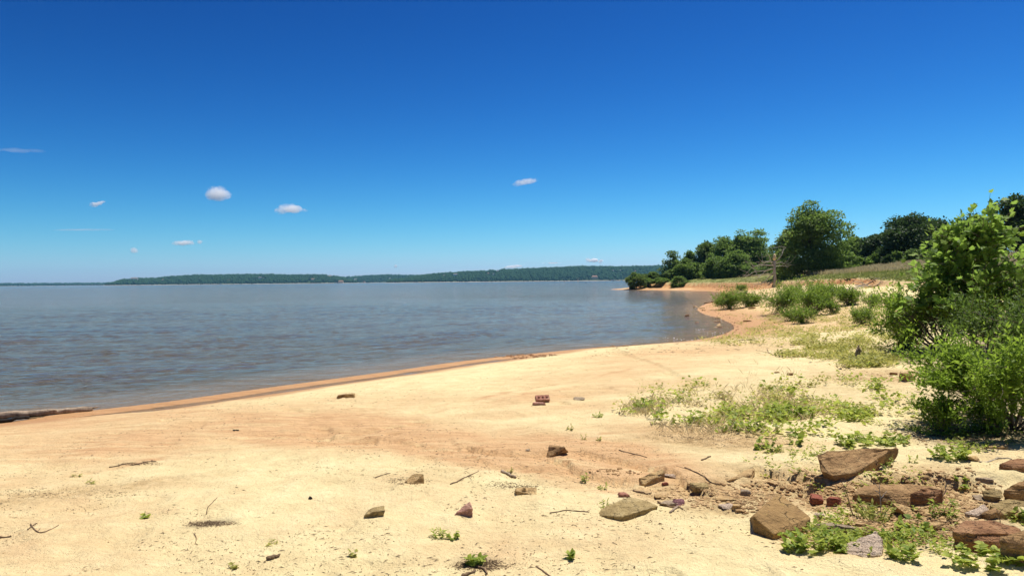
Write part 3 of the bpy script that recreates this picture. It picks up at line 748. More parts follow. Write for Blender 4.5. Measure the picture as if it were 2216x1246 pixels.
def cloud(label, px, py, w, h, puffs, dist=9000, dens=0.05, lo=0.42, hi=0.60, seed=0, nscale=None):
    """puffs: (x,y,r) in -1..1 of the half width / half height"""
    s = dist / FPX; W, Hh = w * s / 2, h * s / 2
    rr = random.Random(seed)
    bm = bmesh.new()
    for (x, y, r) in puffs:
        m = Matrix.Translation((x * W, rr.uniform(-.3, .3) * W * .5, y * Hh)) @ Matrix.Diagonal((r * W, r * W * 0.8, max(r * W * 0.6, r * Hh * 0.9) if h > w * .3 else r * Hh, 1))
        bmesh.ops.create_icosphere(bm, subdivisions=3, radius=1, matrix=m)
    me = bpy.data.meshes.new('cloud'); bm.to_mesh(me); bm.free()
    o = bpy.data.objects.new('cloud', me); COL.objects.link(o)
    md = o.modifiers.new('r', 'REMESH'); md.mode = 'VOXEL'; md.voxel_size = max(W / 24, Hh / 10)
    dg = bpy.context.evaluated_depsgraph_get(); me2 = bpy.data.meshes.new_from_object(o.evaluated_get(dg)); o.modifiers.clear(); o.data = me2
    co = np.empty(len(me2.vertices) * 3, np.float32); me2.vertices.foreach_get('co', co); co = co.reshape(-1, 3)
    co *= (1.08 + 0.30 * fbm(co[:, 0] / W * 2.6 + seed, co[:, 2] / W * 2.6 + co[:, 1] / W, 4, seed))[:, None]
    me2.vertices.foreach_set('co', co.ravel()); me2.update()
    me2.name = 'cloud'; me2.materials.clear()
    me2.materials.append(m_cloud('cloud_vapour', dens / s * 0.9, (nscale or 4.5) / W, lo, hi))
    dv = ray(px, py); t = dist / dv.y
    o.location = (dv.x * t, dist, EYE + dv.z * t)
    tag(o, label, 'cloud', 'small clouds over the lake')
    return o
cloud('round puffy white cloud, largest and brightest over the left ridge', 472, 419, 54, 42, [(0, 0, .7), (-.5, -.2, .5), (.5, -.1, .5), (.2, .35, .5), (-.3, .3, .5), (.1, -.4, .5)], dens=.13, lo=.36, hi=.66, seed=1)
cloud('flat-bottomed white cloud with a small puff at its right end', 628, 451, 72, 34, [(-.15, .1, .45), (-.55, -.25, .35), (.3, -.15, .4), (.85, -.3, .18), (.05, .35, .3), (-.35, .25, .3)], dens=.13, lo=.37, hi=.68, seed=2)
cloud('small wispy white cloud with a tail rising to the right, far left', 214, 440, 42, 26, [(-.45, -.25, .42), (.05, 0, .28), (.4, .25, .22), (.75, .6, .18)], dens=.20, lo=.42, hi=.62, seed=3)
cloud('slanting ragged white cloud alone over the middle of the lake', 1136, 394, 60, 30, [(-.7, -.5, .25), (-.4, -.15, .35), (0, .05, .35), (.35, .1, .35), (.65, .35, .35)], dens=.13, lo=.38, hi=.70, seed=4)
cloud('tiny round white cloud low over the left ridge', 289, 541, 21, 19, [(0, 0, .75), (-.3, .2, .5), (.3, -.2, .5)], dens=.13, lo=.38, hi=.54, seed=5)
cloud('thin broken white cloud low over the ridge', 396, 525, 54, 20, [(-.6, -.1, .3), (-.1, 0, .35), (.4, .1, .35), (.7, -.2, .28)], dens=.20, lo=.42, hi=.62, seed=6)
cloud('tiny square white cloud right of the thin broken one', 432, 523, 16, 15, [(0, 0, .7), (.4, .3, .4), (-.3, -.2, .4)], dens=.20, lo=.40, hi=.6, seed=7)
cloud('faint speck of cloud above the gap between the ridges', 856, 576, 11, 11, [(0, 0, .7), (.2, .4, .5)], dens=.42, seed=8, dist=10000)
cloud('faint low cloud bank rising over the long ridge crest', 1112, 577, 62, 15, [(-.6, -.3, .3), (-.1, 0, .35), (.3, .2, .3), (.75, .5, .2)], dens=.42, seed=9, dist=10000)
cloud('faint flat cloud low over the long ridge', 1195, 569, 50, 9, [(-.7, -.1, .2), (.1, 0, .4), (.5, .1, .3)], dens=.42, seed=10, dist=10000)
cloud('loose pale clump of clouds low over the right of the long ridge', 1283, 563, 48, 20, [(-.5, .5, .25), (-.45, -.1, .32), (.1, 0, .3), (.7, -.3, .3)], dens=.5, seed=11, dist=10000)
cloud('long thin streak of cirrus left above the low far shore', 180, 497, 150, 5, [(-.6, 0, .4), (-.1, .1, .5), (.4, -.1, .5)], dens=.02, lo=.3, hi=.6, seed=12, dist=12000, nscale=2)
cloud('faint streak of cirrus at the far left edge of the sky', 35, 325, 120, 14, [(-.6, .2, .4), (0, 0, .5), (.5, -.2, .4)], dens=.008, lo=.3, hi=.6, seed=13, dist=12000, nscale=2)

# ------------------------------------------------------------------ air
HAZE = 0.00006
bm = bmesh.new(); bmesh.ops.create_cube(bm, size=1)
for v in bm.verts: v.co = Vector((v.co.x * 12600, v.co.y * 12600, -4.2 if v.co.z < 0 else 130.0))
b = NB('air'); hv_ = b.n('ShaderNodeVolumePrincipled'); hv_.inputs['Color'].default_value = (0.28, 0.68, 1.0, 1); hv_.inputs['Density'].default_value = HAZE
hv_.inputs['Anisotropy'].default_value = 0.2
b.l(hv_.outputs[0], b.out.inputs['Volume']);
haze = bm_obj('haze', bm, b.m); tag(haze, kind='stuff', label='pale blue haze over the lake', cat='haze')
# ------------------------------------------------------------------ plant builders
def rot_axis(v, ax, ang):
    """rotate vectors v (n,3) about unit axes ax by ang (arrays)"""
    c = np.cos(ang)[:, None]; s = np.sin(ang)[:, None]
    return v * c + np.cross(ax, v) * s + ax * (ax * v).sum(1, keepdims=True) * (1 - c)

def unit(v):
    return v / (np.linalg.norm(v, axis=1, keepdims=True) + 1e-9)

def leaf_arrays(p, d, nrm, L, W, fold=0.15, droop=0.0):
    """kite leaves: p base, d axis, nrm approx normal; returns V, F (triangles)"""
    d = unit(d); s = unit(np.cross(d, nrm)); n = np.cross(s, d)
    L = np.broadcast_to(L, (len(p),))[:, None]; W = np.broadcast_to(W, (len(p),))[:, None]
    mid = p + d * L * 0.48
    V = np.stack([p, mid + s * W * 0.5 + n * W * fold, p + d * L - n * L * droop, mid - s * W * 0.5 + n * W * fold], 1).reshape(-1, 3)
    i = np.arange(len(p))[:, None] * 4
    F = np.concatenate([i + np.array([[0, 1, 2]]), i + np.array([[0, 2, 3]])], 1).reshape(-1, 3)
    return V, F

class Tubes:
    def __init__(s): s.V, s.F, s.o = [], [], 0
    def add(s, pts, rad, k=6):
        pts = np.asarray(pts, float); n = len(pts); rad = np.broadcast_to(rad, (n,))
        t = np.gradient(pts, axis=0); t = unit(t)
        ref = np.array([0.0, 0.0, 1.0]) if abs(t[0, 2]) < 0.9 else np.array([1.0, 0.0, 0.0])
        a = np.cross(t, ref); a = unit(a); b = np.cross(t, a)
        th = np.arange(k) / k * 2 * np.pi
        ring = pts[:, None, :] + (a[:, None, :] * np.cos(th)[None, :, None] + b[:, None, :] * np.sin(th)[None, :, None]) * rad[:, None, None]
        s.V.append(ring.reshape(-1, 3)); s.V.append(pts[-1:] + t[-1:] * rad[-1])
        i = np.arange(n - 1)[:, None] * k; j = np.arange(k)[None, :]; j2 = (j + 1) % k
        q = np.stack([i + j, i + j2, i + k + j2, i + k + j], -1).reshape(-1, 4)
        tri = np.concatenate([q[:, [0, 1, 2]], q[:, [0, 2, 3]]])
        tip = n * k; last = (n - 1) * k
        cap = np.stack([last + np.arange(k), last + (np.arange(k) + 1) % k, np.full(k, tip)], 1)
        base = np.stack([np.zeros(k - 2, int), np.arange(2, k), np.arange(1, k - 1)], 1)
        s.F.append(np.concatenate([tri, cap, base]) + s.o); s.o += n * k + 1
    def build(s, name, mat, parent=None, loc=None):
        return mesh_np(name, np.vstack(s.V), np.vstack(s.F), mat, parent, loc, smooth=True)

def curve_pts(a, b, n, bend, rg, sag=0.0):
    a = np.asarray(a, float); b = np.asarray(b, float); t = np.linspace(0, 1, n)[:, None]
    p = a + (b - a) * t
    L = np.linalg.norm(b - a)
    w = rg.normal(0, 1, 3) * bend * L
    p = p + np.sin(np.pi * t) * w + np.sin(2 * np.pi * t) * rg.normal(0, 1, 3) * bend * 0.4 * L
    p[:, 2] += (np.sin(np.pi * t[:, 0])) * sag * L
    return p

def tree(name, label, loc, h, w, seed, nleaf=9000, leaf=0.30, mat='tree', group=None, base=0.08, clumps=75, lobes=0.28, top=0.5, dense=1.0, trunk_r=None, parent_cat='tree', squat=1.0):
    """trunk with limbs reaching into an uneven crown of leaf clumps"""
    rg = np.random.default_rng(seed)
    root = empty(name, loc); tag(root, label, parent_cat, group)
    cz = h * (base + (1 - base) * 0.5); rz = h * (1 - base) * 0.5; rx = w * 0.5
    # clump centres: mostly near the outside of a lumpy envelope, fuller low or high as told
    u = rg.normal(0, 1, (clumps * 3, 3)); u = unit(u); u = u[(u[:, 2] > -0.96)][:clumps]
    az = np.arctan2(u[:, 1], u[:, 0])
    lump = 1 + lobes * (fbm(az * 1.1 + seed, u[:, 2] * 2.2 + seed * 3.1, 3, seed) )
    q = 0.25 + 0.72 * rg.random(len(u)) ** 0.45
    tz = u[:, 2]
    prof = np.where(tz > 0, (1 - np.abs(tz) ** 1.6 * (1 - top)), (1 - 0.22 * tz ** 2) / np.sqrt(np.maximum(1 - tz ** 2, 0.12)))
    C = np.stack([u[:, 0] * rx * prof, u[:, 1] * rx * prof, u[:, 2] * rz], 1) * (q * lump)[:, None]
    C[:, 2] += cz
    nb = clumps // 4; aa = rg.uniform(0, 6.28, nb); qq = rx * 0.92 * np.sqrt(rg.uniform(.2, 1, nb))
    low = np.stack([np.cos(aa) * qq, np.sin(aa) * qq, h * (base + rg.uniform(0.02, 0.22, nb))], 1)
    C = np.vstack([C, low]); C[:, 2] = np.maximum(C[:, 2], h * base + 0.1)
    cr = rg.uniform(0.40, 1.35, len(C)) * (w * h) ** 0.5 * 0.150
    tb = Tubes(); tr = trunk_r or h * 0.028
    th = h * 0.72
    tp = np.stack([np.linspace(0, rg.normal(0, .03) * h, 7), np.linspace(0, rg.normal(0, .03) * h, 7), np.linspace(-0.1, th, 7)], 1)
    tp[1:-1, :2] += rg.normal(0, 0.012 * h, (5, 2))
    tb.add(tp, np.linspace(tr * 1.25, tr * 0.22, 7), 8)
    order = rg.permutation(len(C))
    for i in order[: min(46, len(C))]:
        zb = np.clip(C[i, 2] * rg.uniform(0.35, 0.7), h * 0.06, th * 0.95)
        f = zb / th; a = np.array([np.interp(zb, tp[:, 2], tp[:, 0]), np.interp(zb, tp[:, 2], tp[:, 1]), zb])
        tb.add(curve_pts(a, C[i], 6, 0.07, rg, 0.06), np.linspace(tr * (1 - f * .75) * 0.42, tr * 0.06, 6), 5)
    tb.build('trunk', MAT['bark'], root)
    # leaves: a clump is a flattened puff with its leaves mostly facing out and up
    per = rg.multinomial(int(nleaf * 1.7), cr ** 2 / (cr ** 2).sum())
    ci = np.repeat(np.arange(len(C)), per); n = len(ci)
    o = unit(rg.normal(0, 1, (n, 3))); o[:, 2] = np.where((o[:, 2] < 0) & (rg.random(n) < .72), -o[:, 2], o[:, 2])
    rr = cr[ci] * np.where(rg.random(n) < .92, rg.random(n) ** 0.33, rg.uniform(.9, 1.3, n)) * (0.8 + 0.5 * vnoise(o[:, 0] * 2.2 + ci * 3.1, o[:, 2] * 2.2 + ci * 1.7, 9))
    p = C[ci] + o * rr[:, None] * np.array([1.15, 1.15, 0.8 * squat])
    d = unit(o + rg.normal(0, 0.75, (n, 3)) + np.array([0, 0, -0.15]))
    nm = unit(np.array([0, 0, 0.9]) + o * 0.6 + rg.normal(0, 0.55, (n, 3)))
    L = leaf * 1.0 * rg.uniform(0.5, 1.5, n)
    V, F = leaf_arrays(p, d, nm, L, L * rg.uniform(0.6, 0.9, n))
    var = np.clip(0.5 + 0.22 * rg.normal(0, 1, len(C))[ci] + 0.17 * rg.normal(0, 1, n), 0, 1)
    mesh_np('crown', V, F, MAT[mat], root, attrs=dict(var=np.repeat(var, 4)))
    return root

def shoots_leaves(rg, p0, d0, Ls, per, leaf, wid, up=0.35):
    """twigs carrying leaves along their length; returns leaves' p,d,n and the twig lines"""
    n = len(p0)
    t = np.linspace(0.12, 1.0, per)[None, :]
    bend = rg.normal(0, 0.22, (n, 3)); bend[:, 2] += up * 0.5
    pp = p0[:, None, :] + d0[:, None, :] * (Ls[:, None] * t)[..., None] + bend[:, None, :] * (Ls[:, None] * t ** 2)[..., None]
    ang = np.arange(per)[None, :] * 2.4 + rg.uniform(0, 6.28, (n, 1))
    ax = unit(d0 + bend); a = unit(np.cross(ax, rg.normal(0, 1, (n, 3)))); b = np.cross(ax, a)
    side = a[:, None, :] * np.cos(ang)[..., None] + b[:, None, :] * np.sin(ang)[..., None]
    dd = side + ax[:, None, :] * 0.75 + np.array([0, 0, 0.12])
    dd = unit(dd.reshape(-1, 3) + rg.normal(0, 0.25, (n * per, 3)))
    nn = unit(np.array([0, 0, 1.0]) + rg.normal(0, 0.45, (n * per, 3)))
    return pp.reshape(-1, 3), dd, nn, pp

def bush(name, label, loc, w, h, seed, stems=14, shoots=420, per=9, leaf=0.055, mat='bush', group=None, hollow=0.25, spread=1.0, cat='bush', lean=(0, 0), stem_r=None, dead=0, shoot_len=None, flat=0.0, ratio=0.42):
    rg = np.random.default_rng(seed)
    root = empty(name, loc); tag(root, label, cat, group)
    tb = Tubes(); sr = stem_r or w * 0.012
    ends = []
    for i in range(stems):
        az = i * 2.4 + rg.uniform(-.5, .5); q = rg.uniform(0.25, 1.0) ** 0.7
        e = np.array([math.cos(az) * w * 0.40 * q * spread + lean[0], math.sin(az) * w * 0.40 * q * spread + lean[1], h * rg.uniform(0.50, 0.82) * (1 - 0.42 * q * q)])
        s0 = np.array([rg.normal(0, .02) * w, rg.normal(0, .02) * w, -0.05])
        pts = curve_pts(s0, e, 8, 0.06, rg, 0.10)
        tb.add(pts, np.linspace(sr, sr * 0.30, 8), 5)
        ends.append(pts)
        for k in range(4):
            j = rg.integers(2, 7)
            e2 = pts[j] + np.array([rg.normal(0, .17) * w, rg.normal(0, .17) * w, abs(rg.normal(0.13, .10)) * h])
            r2 = np.linalg.norm(e2[:2] - np.array(lean)) / (w * 0.47)
            if r2 > 1: e2[:2] = np.array(lean) + (e2[:2] - np.array(lean)) / r2
            e2[2] = min(e2[2], h * 0.92)
            p2 = curve_pts(pts[j], e2, 6, 0.08, rg, 0.05)
            tb.add(p2, np.linspace(sr * 0.45, sr * 0.14, 6), 4); ends.append(p2)
    for i in range(dead):
        j = ends[rg.integers(0, len(ends))]; a = j[rg.integers(1, len(j))]
        tb.add(curve_pts(a, a + rg.normal(0, 1, 3) * np.array([.22 * w, .22 * w, .10 * h]), 5, .1, rg), np.linspace(sr * .3, sr * .08, 5), 4)
    # leafy sprays gather at the branch tips, with gaps between them
    if hollow > 0:
        T_ = np.vstack([p[-2:] for p in ends]); T_ = T_[T_[:, 2] > h * .22]; nc = max(8, int(len(T_) * (1 - hollow) * .62))
        cs = T_[rg.choice(len(T_), min(nc, len(T_)), replace=False)]; cid = rg.integers(0, len(cs), shoots)
        p0 = cs[cid] + rg.normal(0, 1, (shoots, 3)) * np.array([.034 * w, .034 * w, .026 * h])
    else:
        E = np.vstack([p[1:] for p in ends]); p0 = E[rg.integers(0, len(E), shoots)] + rg.normal(0, 0.02, (shoots, 3)) * w
    c = np.array([lean[0] * .6, lean[1] * .6, h * 0.25])
    d0 = unit(unit(p0 - c) * 0.75 + rg.normal(0, 0.45, (shoots, 3)) + np.array([0, 0, 0.55 - flat]))
    Ls = (shoot_len or h * 0.17) * (0.45 + rg.gamma(2.0, 0.32, shoots)).clip(0.4, 2.2)
    p, d, nn, lines = shoots_leaves(rg, p0, d0, Ls, per, leaf, leaf)
    for i in range(0, shoots, max(1, shoots // 160)):
        tb.add(np.vstack([p0[i], lines[i][::2]]), np.linspace(sr * .16, sr * .06, len(lines[i][::2]) + 1), 3)
    L = leaf * rg.uniform(0.55, 1.25, len(p))
    V, F = leaf_arrays(p, d, nn, L, L * rg.uniform(ratio * .8, ratio * 1.2, len(p)), droop=0.06)
    g = np.min(V[:, 2]); 
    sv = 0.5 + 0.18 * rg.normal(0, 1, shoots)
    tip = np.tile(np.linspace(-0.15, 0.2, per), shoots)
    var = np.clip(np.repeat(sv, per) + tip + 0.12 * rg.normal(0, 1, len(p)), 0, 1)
    keep = np.repeat(p[:, 2] > 0.0, 4)
    Fk = F[keep[F].all(1)]
    used = np.unique(Fk); rm = np.full(len(V), -1); rm[used] = np.arange(len(used))
    tb.build('stem', MAT['twig'], root)
    mesh_np('foliage', V[used], rm[Fk], MAT[mat], root, attrs=dict(var=np.repeat(var, 4)[used]))
    return root

def rise(px, py_top, dist):           # height above the water of a picture row at a distance
    return EYE + (hor(px) - py_top) * dist / FPX

# ------------------------------------------------------------------ trees round the field
TREES = [  # px, dist, top py, width px, material, leaves, leaf size, label
    (1758, 105, 447, 116, 'tree', 19000, 0.28, 'tallest round dark green tree alone at the middle of the field edge', dict(lobes=.55, clumps=84, base=.03, top=.22)),
    (1706, 113, 512, 62, 'tree_pale', 6500, 0.28, 'lighter green tree leaning against the left side of the tallest tree', dict(lobes=.5)),
    (1640, 161, 507, 74, 'tree', 8000, 0.36, 'tall bushy tree just left of the dead bare tree', dict()),
    (1607, 163, 509, 56, 'tree', 7000, 0.36, 'tree with the highest top in the left group of field trees', dict(top=.4)),
    (1566, 167, 517, 58, 'tree', 7000, 0.36, 'tree with a flat notched top second in the left group of field trees', dict(lobes=.45)),
    (1531, 171, 532, 46, 'tree_pale', 6000, 0.36, 'pale green tree at the left edge of the denser group of field trees', dict()),
    (1590, 157, 548, 66, 'tree', 7000, 0.34, 'lower round tree in front of the left group of field trees', dict(base=.02)),
    (1548, 161, 556, 50, 'tree', 5000, 0.34, 'low broad tree in front at the left group with dark base', dict(base=.02)),
    (1493, 170, 548, 27, 'tree', 3000, 0.36, 'narrow dark tree standing alone between pale tree and lakeside thicket', dict(top=.6)),
    (1458, 172, 551, 44, 'tree_pale', 2300, 0.34, 'airy thin tree at the lake end of the field trees', dict(lobes=.6, clumps=40)),
    (1487, 166, 567, 56, 'tree', 5200, 0.36, 'low rounded tree in front of the airy tree near the lake', dict(base=.02)),
    (1846, 122, 518, 56, 'tree', 6000, 0.32, 'tree just right of the tallest tree, lower and paler', dict()),
    (1880, 132, 532, 50, 'tree', 5000, 0.34, 'small tree filling the gap left of the darkest trees', dict()),
    (1826, 112, 545, 54, 'tree', 5000, 0.30, 'shrubby tree tucked under the right side of the tallest tree', dict(base=.01)),
    (1965, 108, 473, 112, 'tree_dark', 13000, 0.30, 'very dark broad tree, tallest of the dark ones behind the beach bushes', dict(base=.02, clumps=100)),
    (1908, 114, 505, 72, 'tree_dark', 8000, 0.30, 'very dark round tree at the left end of the dark ones', dict(base=.02)),
    (2032, 112, 482, 84, 'tree_dark', 9000, 0.30, 'very dark tree half hidden behind the big leaved sapling', dict(base=.02)),
    (2110, 104, 476, 100, 'tree_dark', 7000, 0.32, 'very dark tree fully behind the big leaved sapling', dict(base=.02)),
    (2204, 78, 432, 92, 'tree_dark', 8000, 0.26, 'tall dark tree at the right edge rising behind the sapling', dict(top=.35, clumps=80)),
    (2300, 90, 470, 110, 'tree_dark', 4000, 0.4, 'dark tree out at the right beyond the tall edge tree', dict(base=.02)),
    (1922, 94, 556, 21, 'tree_dark', 2200, 0.20, 'small dark conical juniper standing in the tan grass', dict(top=.15, base=.02)),
]
for k, (px, dist, top, wpx, mt, nl, lf, lab, kw) in enumerate(TREES):
    loc = at(px, dist); h = (rise(px, top, dist) - loc.z) * (0.965 if px == 1758 else 1.03)
    nm = 'juniper_tree' if 'juniper' in lab else 'tree'
    tree(nm, lab, loc, h, wpx * dist / FPX * 1.03, 100 + k, nl, lf, mt, None if nm != 'tree' else 'trees along the field', **kw)

SCRUB = [(1452, 168, 26, 22), (1470, 158, 30, 20), (1515, 169, 30, 24), (1548, 161, 34, 22), (1585, 155, 40, 22), (1628, 153, 40, 26), (1662, 145, 36, 26), (1690, 110, 30, 24), (1838, 108, 40, 30),
         (1870, 120, 40, 24), (1895, 108, 34, 24), (1940, 104, 44, 26), (1985, 100, 44, 28)]
SLAB = ['pale scrub bush at the lake end under the airy tree', 'scrub bush at the foot of the low rounded lakeside tree', 'bright scrub bush in front of the narrow gap left of the pale tree', 'scrub bush at the foot of the left tree group, left one', 'scrub bush at the middle foot of the left tree group', 'scrub bush at the right foot of the left tree group', 'scrub bush directly behind the dead bare tree', 'scrub bush at the left foot of the tallest tree', 'scrub bush at the right foot of the tallest tree', 'scrub bush in the gap between the tallest and the dark trees', 'scrub bush at the left foot of the dark trees', 'scrub bush at the foot of the dark trees behind the juniper', 'scrub bush at the right foot of the dark trees']
for k, ((px, dist, wpx, hpx), lab) in enumerate(zip(SCRUB, SLAB)):
    s_ = dist / FPX
    tree('scrub_bush', lab, at(px, dist), hpx * s_ * 1.15, wpx * s_ * 1.2, 300 + k, 1800, 0.26, 'tree' if k % 3 else 'tree_pale', 'scrub under the field trees', base=0.0, clumps=26, parent_cat='bush')

# trees at the water end of the point
POINT = [(1378, 167, 592, 42, 'tree_pale', 'round yellowish bush at the very tip of the point over black stump'), (1408, 169, 606, 36, 'tree', 'low spreading bush in the middle of the point'),
         (1412, 172, 590, 30, 'tree_pale', 'taller pale bush behind the middle of the point'), (1428, 165, 604, 40, 'tree', 'dense green bush at the land end of the point'), (1440, 172, 594, 24, 'tree', 'small upright bush behind the land end of the point')]
for k, (px, dist, top, wpx, mt, lab) in enumerate(POINT):
    loc = at(px, dist); loc.z = max(loc.z, 0.0) - 0.05
    tree('lakeside_bush', lab, loc, rise(px, top, dist) - loc.z, wpx * dist / FPX * 1.1, 340 + k, 3000, 0.30, mt, 'bushes on the point', base=0.16, clumps=34, lobes=.5, parent_cat='bush')

# dead bare tree with a snapped top
loc = at(1677, 100); rg = np.random.default_rng(4); s_ = 100 / FPX
root = empty('dead_tree', loc); tag(root, 'dead bare grey tree with snapped pale top at field edge', 'dead tree')
tb = Tubes(); hs = rise(1677, 563, 100) - loc.z
tp = np.array([[0, 0, -.2], [.02, 0, hs * .3], [-.04, .02, hs * .65], [-.03, 0, hs]]); tb.add(tp, [.24, .19, .17, .15], 9); tb.build('trunk', MAT['deadwood'], root)
tb = Tubes()
for (x0, z0, x1, z1) in ((0, .8, -48, 40), (0, .7, -40, 18), (0, .9, -30, 50), (0, .6, -44, 8), (0, .85, 24, 48), (0, .9, 28, 86), (0, .75, 36, 44), (0, .8, -20, 70), (0, .72, -52, 26)):
    a = np.array([0, 0, z0 * hs]); e = np.array([x1 * s_, rg.uniform(-1.2, 1.2), z1 * s_]) 
    p = curve_pts(a, e, 9, .09, rg, .05); tb.add(p, np.linspace(.075, .018, 9), 5)
    for q in range(5):
        j = rg.integers(3, 9); tb.add(curve_pts(p[j], p[j] + rg.normal(0, 1, 3) * np.array([.9, .7, .7]) + np.array([np.sign(x1) * .5, 0, .3]), 5, .1, rg), np.linspace(.028, .008, 5), 4)
tb.build('branch', MAT['deadwood'], root)
tb = Tubes(); tb.add([[-.03, 0, hs - .02], [-.05, 0, hs + .25], [-.02, 0, hs + .75]], [.16, .26, .15], 7); tb.build('snapped_top', MAT['freshwood'], root)

# ------------------------------------------------------------------ grasses of the field
def blades(name, label, pts, hgt, wid, mat, per=6, seed=0, spread=0.15, lean=0.3):
    rg = np.random.default_rng(seed); n = len(pts) * per
    c = np.repeat(pts, per, 0) + np.concatenate([rg.normal(0, spread, (n, 2)), np.zeros((n, 1))], 1)
    h = np.repeat(hgt, per) * rg.uniform(0.55, 1.2, n); w = wid * rg.uniform(0.7, 1.4, n)
    a = rg.uniform(0, 6.28, n); sx = np.stack([np.cos(a), np.sin(a), np.zeros(n)], 1) * w[:, None] / 2
    ld = rg.normal(0, lean, (n, 2)) * h[:, None]
    V = np.stack([c - sx, c + sx, c + np.concatenate([ld * .4, (h * .6)[:, None]], 1) + sx * .7, c + np.concatenate([ld, h[:, None]], 1)], 1).reshape(-1, 3)
    i = np.arange(n)[:, None] * 4; F = np.concatenate([i + [[0, 1, 2]], i + [[0, 2, 3]]], 1).reshape(-1, 3)
    var = np.clip(np.repeat(rg.normal(.5, .22, len(pts)), per) + rg.normal(0, .12, n), 0, 1)
    o = mesh_np(name, V, F, MAT[mat], attrs=dict(var=np.repeat(var, 4)))
    tag(o, label, name.replace('_', ' '), kind='stuff'); return o

def field_pts(n, e0, e1, seed, y0=40, y1=185):
    rg = np.random.default_rng(seed)
    u = rg.random(n * 4); y = y0 * (y1 / y0) ** u; px = rg.uniform(1400, 2330, n * 4); x = y * (px - CX) / FPX
    d, e = fields(x, y)
    m = (e > e0) & (e < e1 + 3 * fbm(x * .1, y * .1, 2, 5)); x, y, d, e = x[m][:n], y[m][:n], d[m][:n], e[m][:n]
    return np.stack([x, y, G(x, y, (d, e)) - 0.02], 1), e
pts, e = field_pts(21000, 4.2, 40, 1); pts = pts[(pts[:, 1] < 105) | (e > 7.5)]; pts = pts[fbm(pts[:, 0] * .08, pts[:, 1] * .08, 3, 8) > -0.38]
blades('tall_dry_grass', 'tall tan dry grass below the field trees', pts, np.clip(.50 + .3 * fbm(pts[:, 0] * .25, pts[:, 1] * .25, 3, 14), .2, .9), .04, 'dry', 8, 2, .28, .25)
pts, e = field_pts(9000, 0.0, 6, 3)
blades('field_grass', 'short green grass along the cut bank of the field', pts, np.full(len(pts), .20), .05, 'turf', 6, 4, .2, .4)
pts, e = field_pts(3600, -0.25, 0.35, 5, 58, 108)
pts = pts[(pts[:, 1] < 110)]
blades('bank_roots', 'dark roots and overhanging turf along the cut bank lip', pts - np.array([0, 0, .22]), np.full(len(pts), .30), .08, 'darkwood', 3, 6, .1, .9)

# ------------------------------------------------------------------ bushes on the beach
BEACH = [  # px, foot py, width px, height px, label
    (1580, 668, 76, 46, 'bright green bush nearest the water bend, left of two touching'),
    (1623, 664, 46, 36, 'smaller bright bush touching the right side of the bush at the water bend'),
    (1556, 660, 22, 14, 'tiny bush low by the waterline left of the water bend bushes'),
    (1605, 629, 20, 16, 'small lone bush on the pale sand below the cut bank'),
    (1692, 678, 74, 58, 'left bush of the dense thicket in the middle beach'),
    (1745, 652, 120, 42, 'broad soft green bush at the back of the thicket'),
    (1760, 684, 74, 62, 'tallest bush in the right half of the thicket'),
    (1716, 694, 50, 30, 'low bush in front of the thicket over dark flat stones'),
    (1736, 699, 46, 40, 'thin stemmed bush in front of the thicket'),
    (1795, 655, 66, 44, 'rounded bush at the right back of the thicket'),
    (1836, 660, 54, 40, 'loose bush right of the thicket on its own'),
    (1888, 667, 44, 34, 'small bush halfway between thicket and big right bushes'),
    (1803, 680, 26, 32, 'sparse upright little bush right of the thicket front'),
]
for k, (px, py, wpx, hpx, lab) in enumerate(BEACH):
    p = P(px, py); s_ = p.y / FPX; w = wpx * s_; h = hpx * s_ * 1.04
    bush('beach_bush', lab, p, w * 1.14, h * .86, 500 + k, stems=14, shoots=max(90, int(420 * min(1.6, w / 2.0))), per=9, leaf=0.13 if w > 1.2 else .09, mat='shrub', group='bushes on the middle beach', stem_r=.018, hollow=0, flat=.2, shoot_len=h * .26)
p = P(1866, 703); s_ = p.y / FPX
bush('round_bush', 'compact round bright green bush alone on open sand', p, 60 * s_, 40 * s_, 530, stems=20, shoots=380, per=8, leaf=.075, mat='shrub', stem_r=.008, shoot_len=.2, hollow=0, spread=1.0)

p = P(2045, 762); s_ = p.y / FPX
bush('spreading_bush', 'wide spreading bush with forked bare lower stems and dark shade', p, 250 * s_, 158 * s_, 541, stems=13, shoots=950, per=10, leaf=.090, mat='bush', group='large bushes at the right', lean=(-.28, 0.1), stem_r=.030, dead=22, shoot_len=.26, hollow=.3)
p = at(1962, p.y + 1.2); 
bush('spreading_bush', 'lower bush at the left flank of the wide spreading bush', p, 105 * s_, 112 * s_, 542, stems=14, shoots=480, per=9, leaf=.09, mat='bush', group='large bushes at the right', stem_r=.022, shoot_len=.26, hollow=0)
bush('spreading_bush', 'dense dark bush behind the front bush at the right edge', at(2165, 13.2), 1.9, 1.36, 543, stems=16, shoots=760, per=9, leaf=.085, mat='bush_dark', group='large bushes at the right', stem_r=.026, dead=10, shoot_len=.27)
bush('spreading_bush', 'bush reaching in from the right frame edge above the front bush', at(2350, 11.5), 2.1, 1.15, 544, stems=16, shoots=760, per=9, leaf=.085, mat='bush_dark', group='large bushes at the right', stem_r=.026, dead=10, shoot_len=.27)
p = P(2195, 930)
bush('spreading_bush', 'large front bush at the right edge with arching grey branches', p, 2.15, .92, 545, stems=18, shoots=1350, per=10, leaf=.068, mat='bush', group='large bushes at the right', stem_r=.017, dead=70, shoot_len=.20, hollow=.25)
p = P(2040, 938)
bush('spreading_bush', 'low leafy bush at the left foot of the large front bush', p, .52, .48, 546, stems=12, shoots=230, per=9, leaf=.056, mat='bush', group='large bushes at the right', stem_r=.008, shoot_len=.13, hollow=0)
p = P(2132, 930)
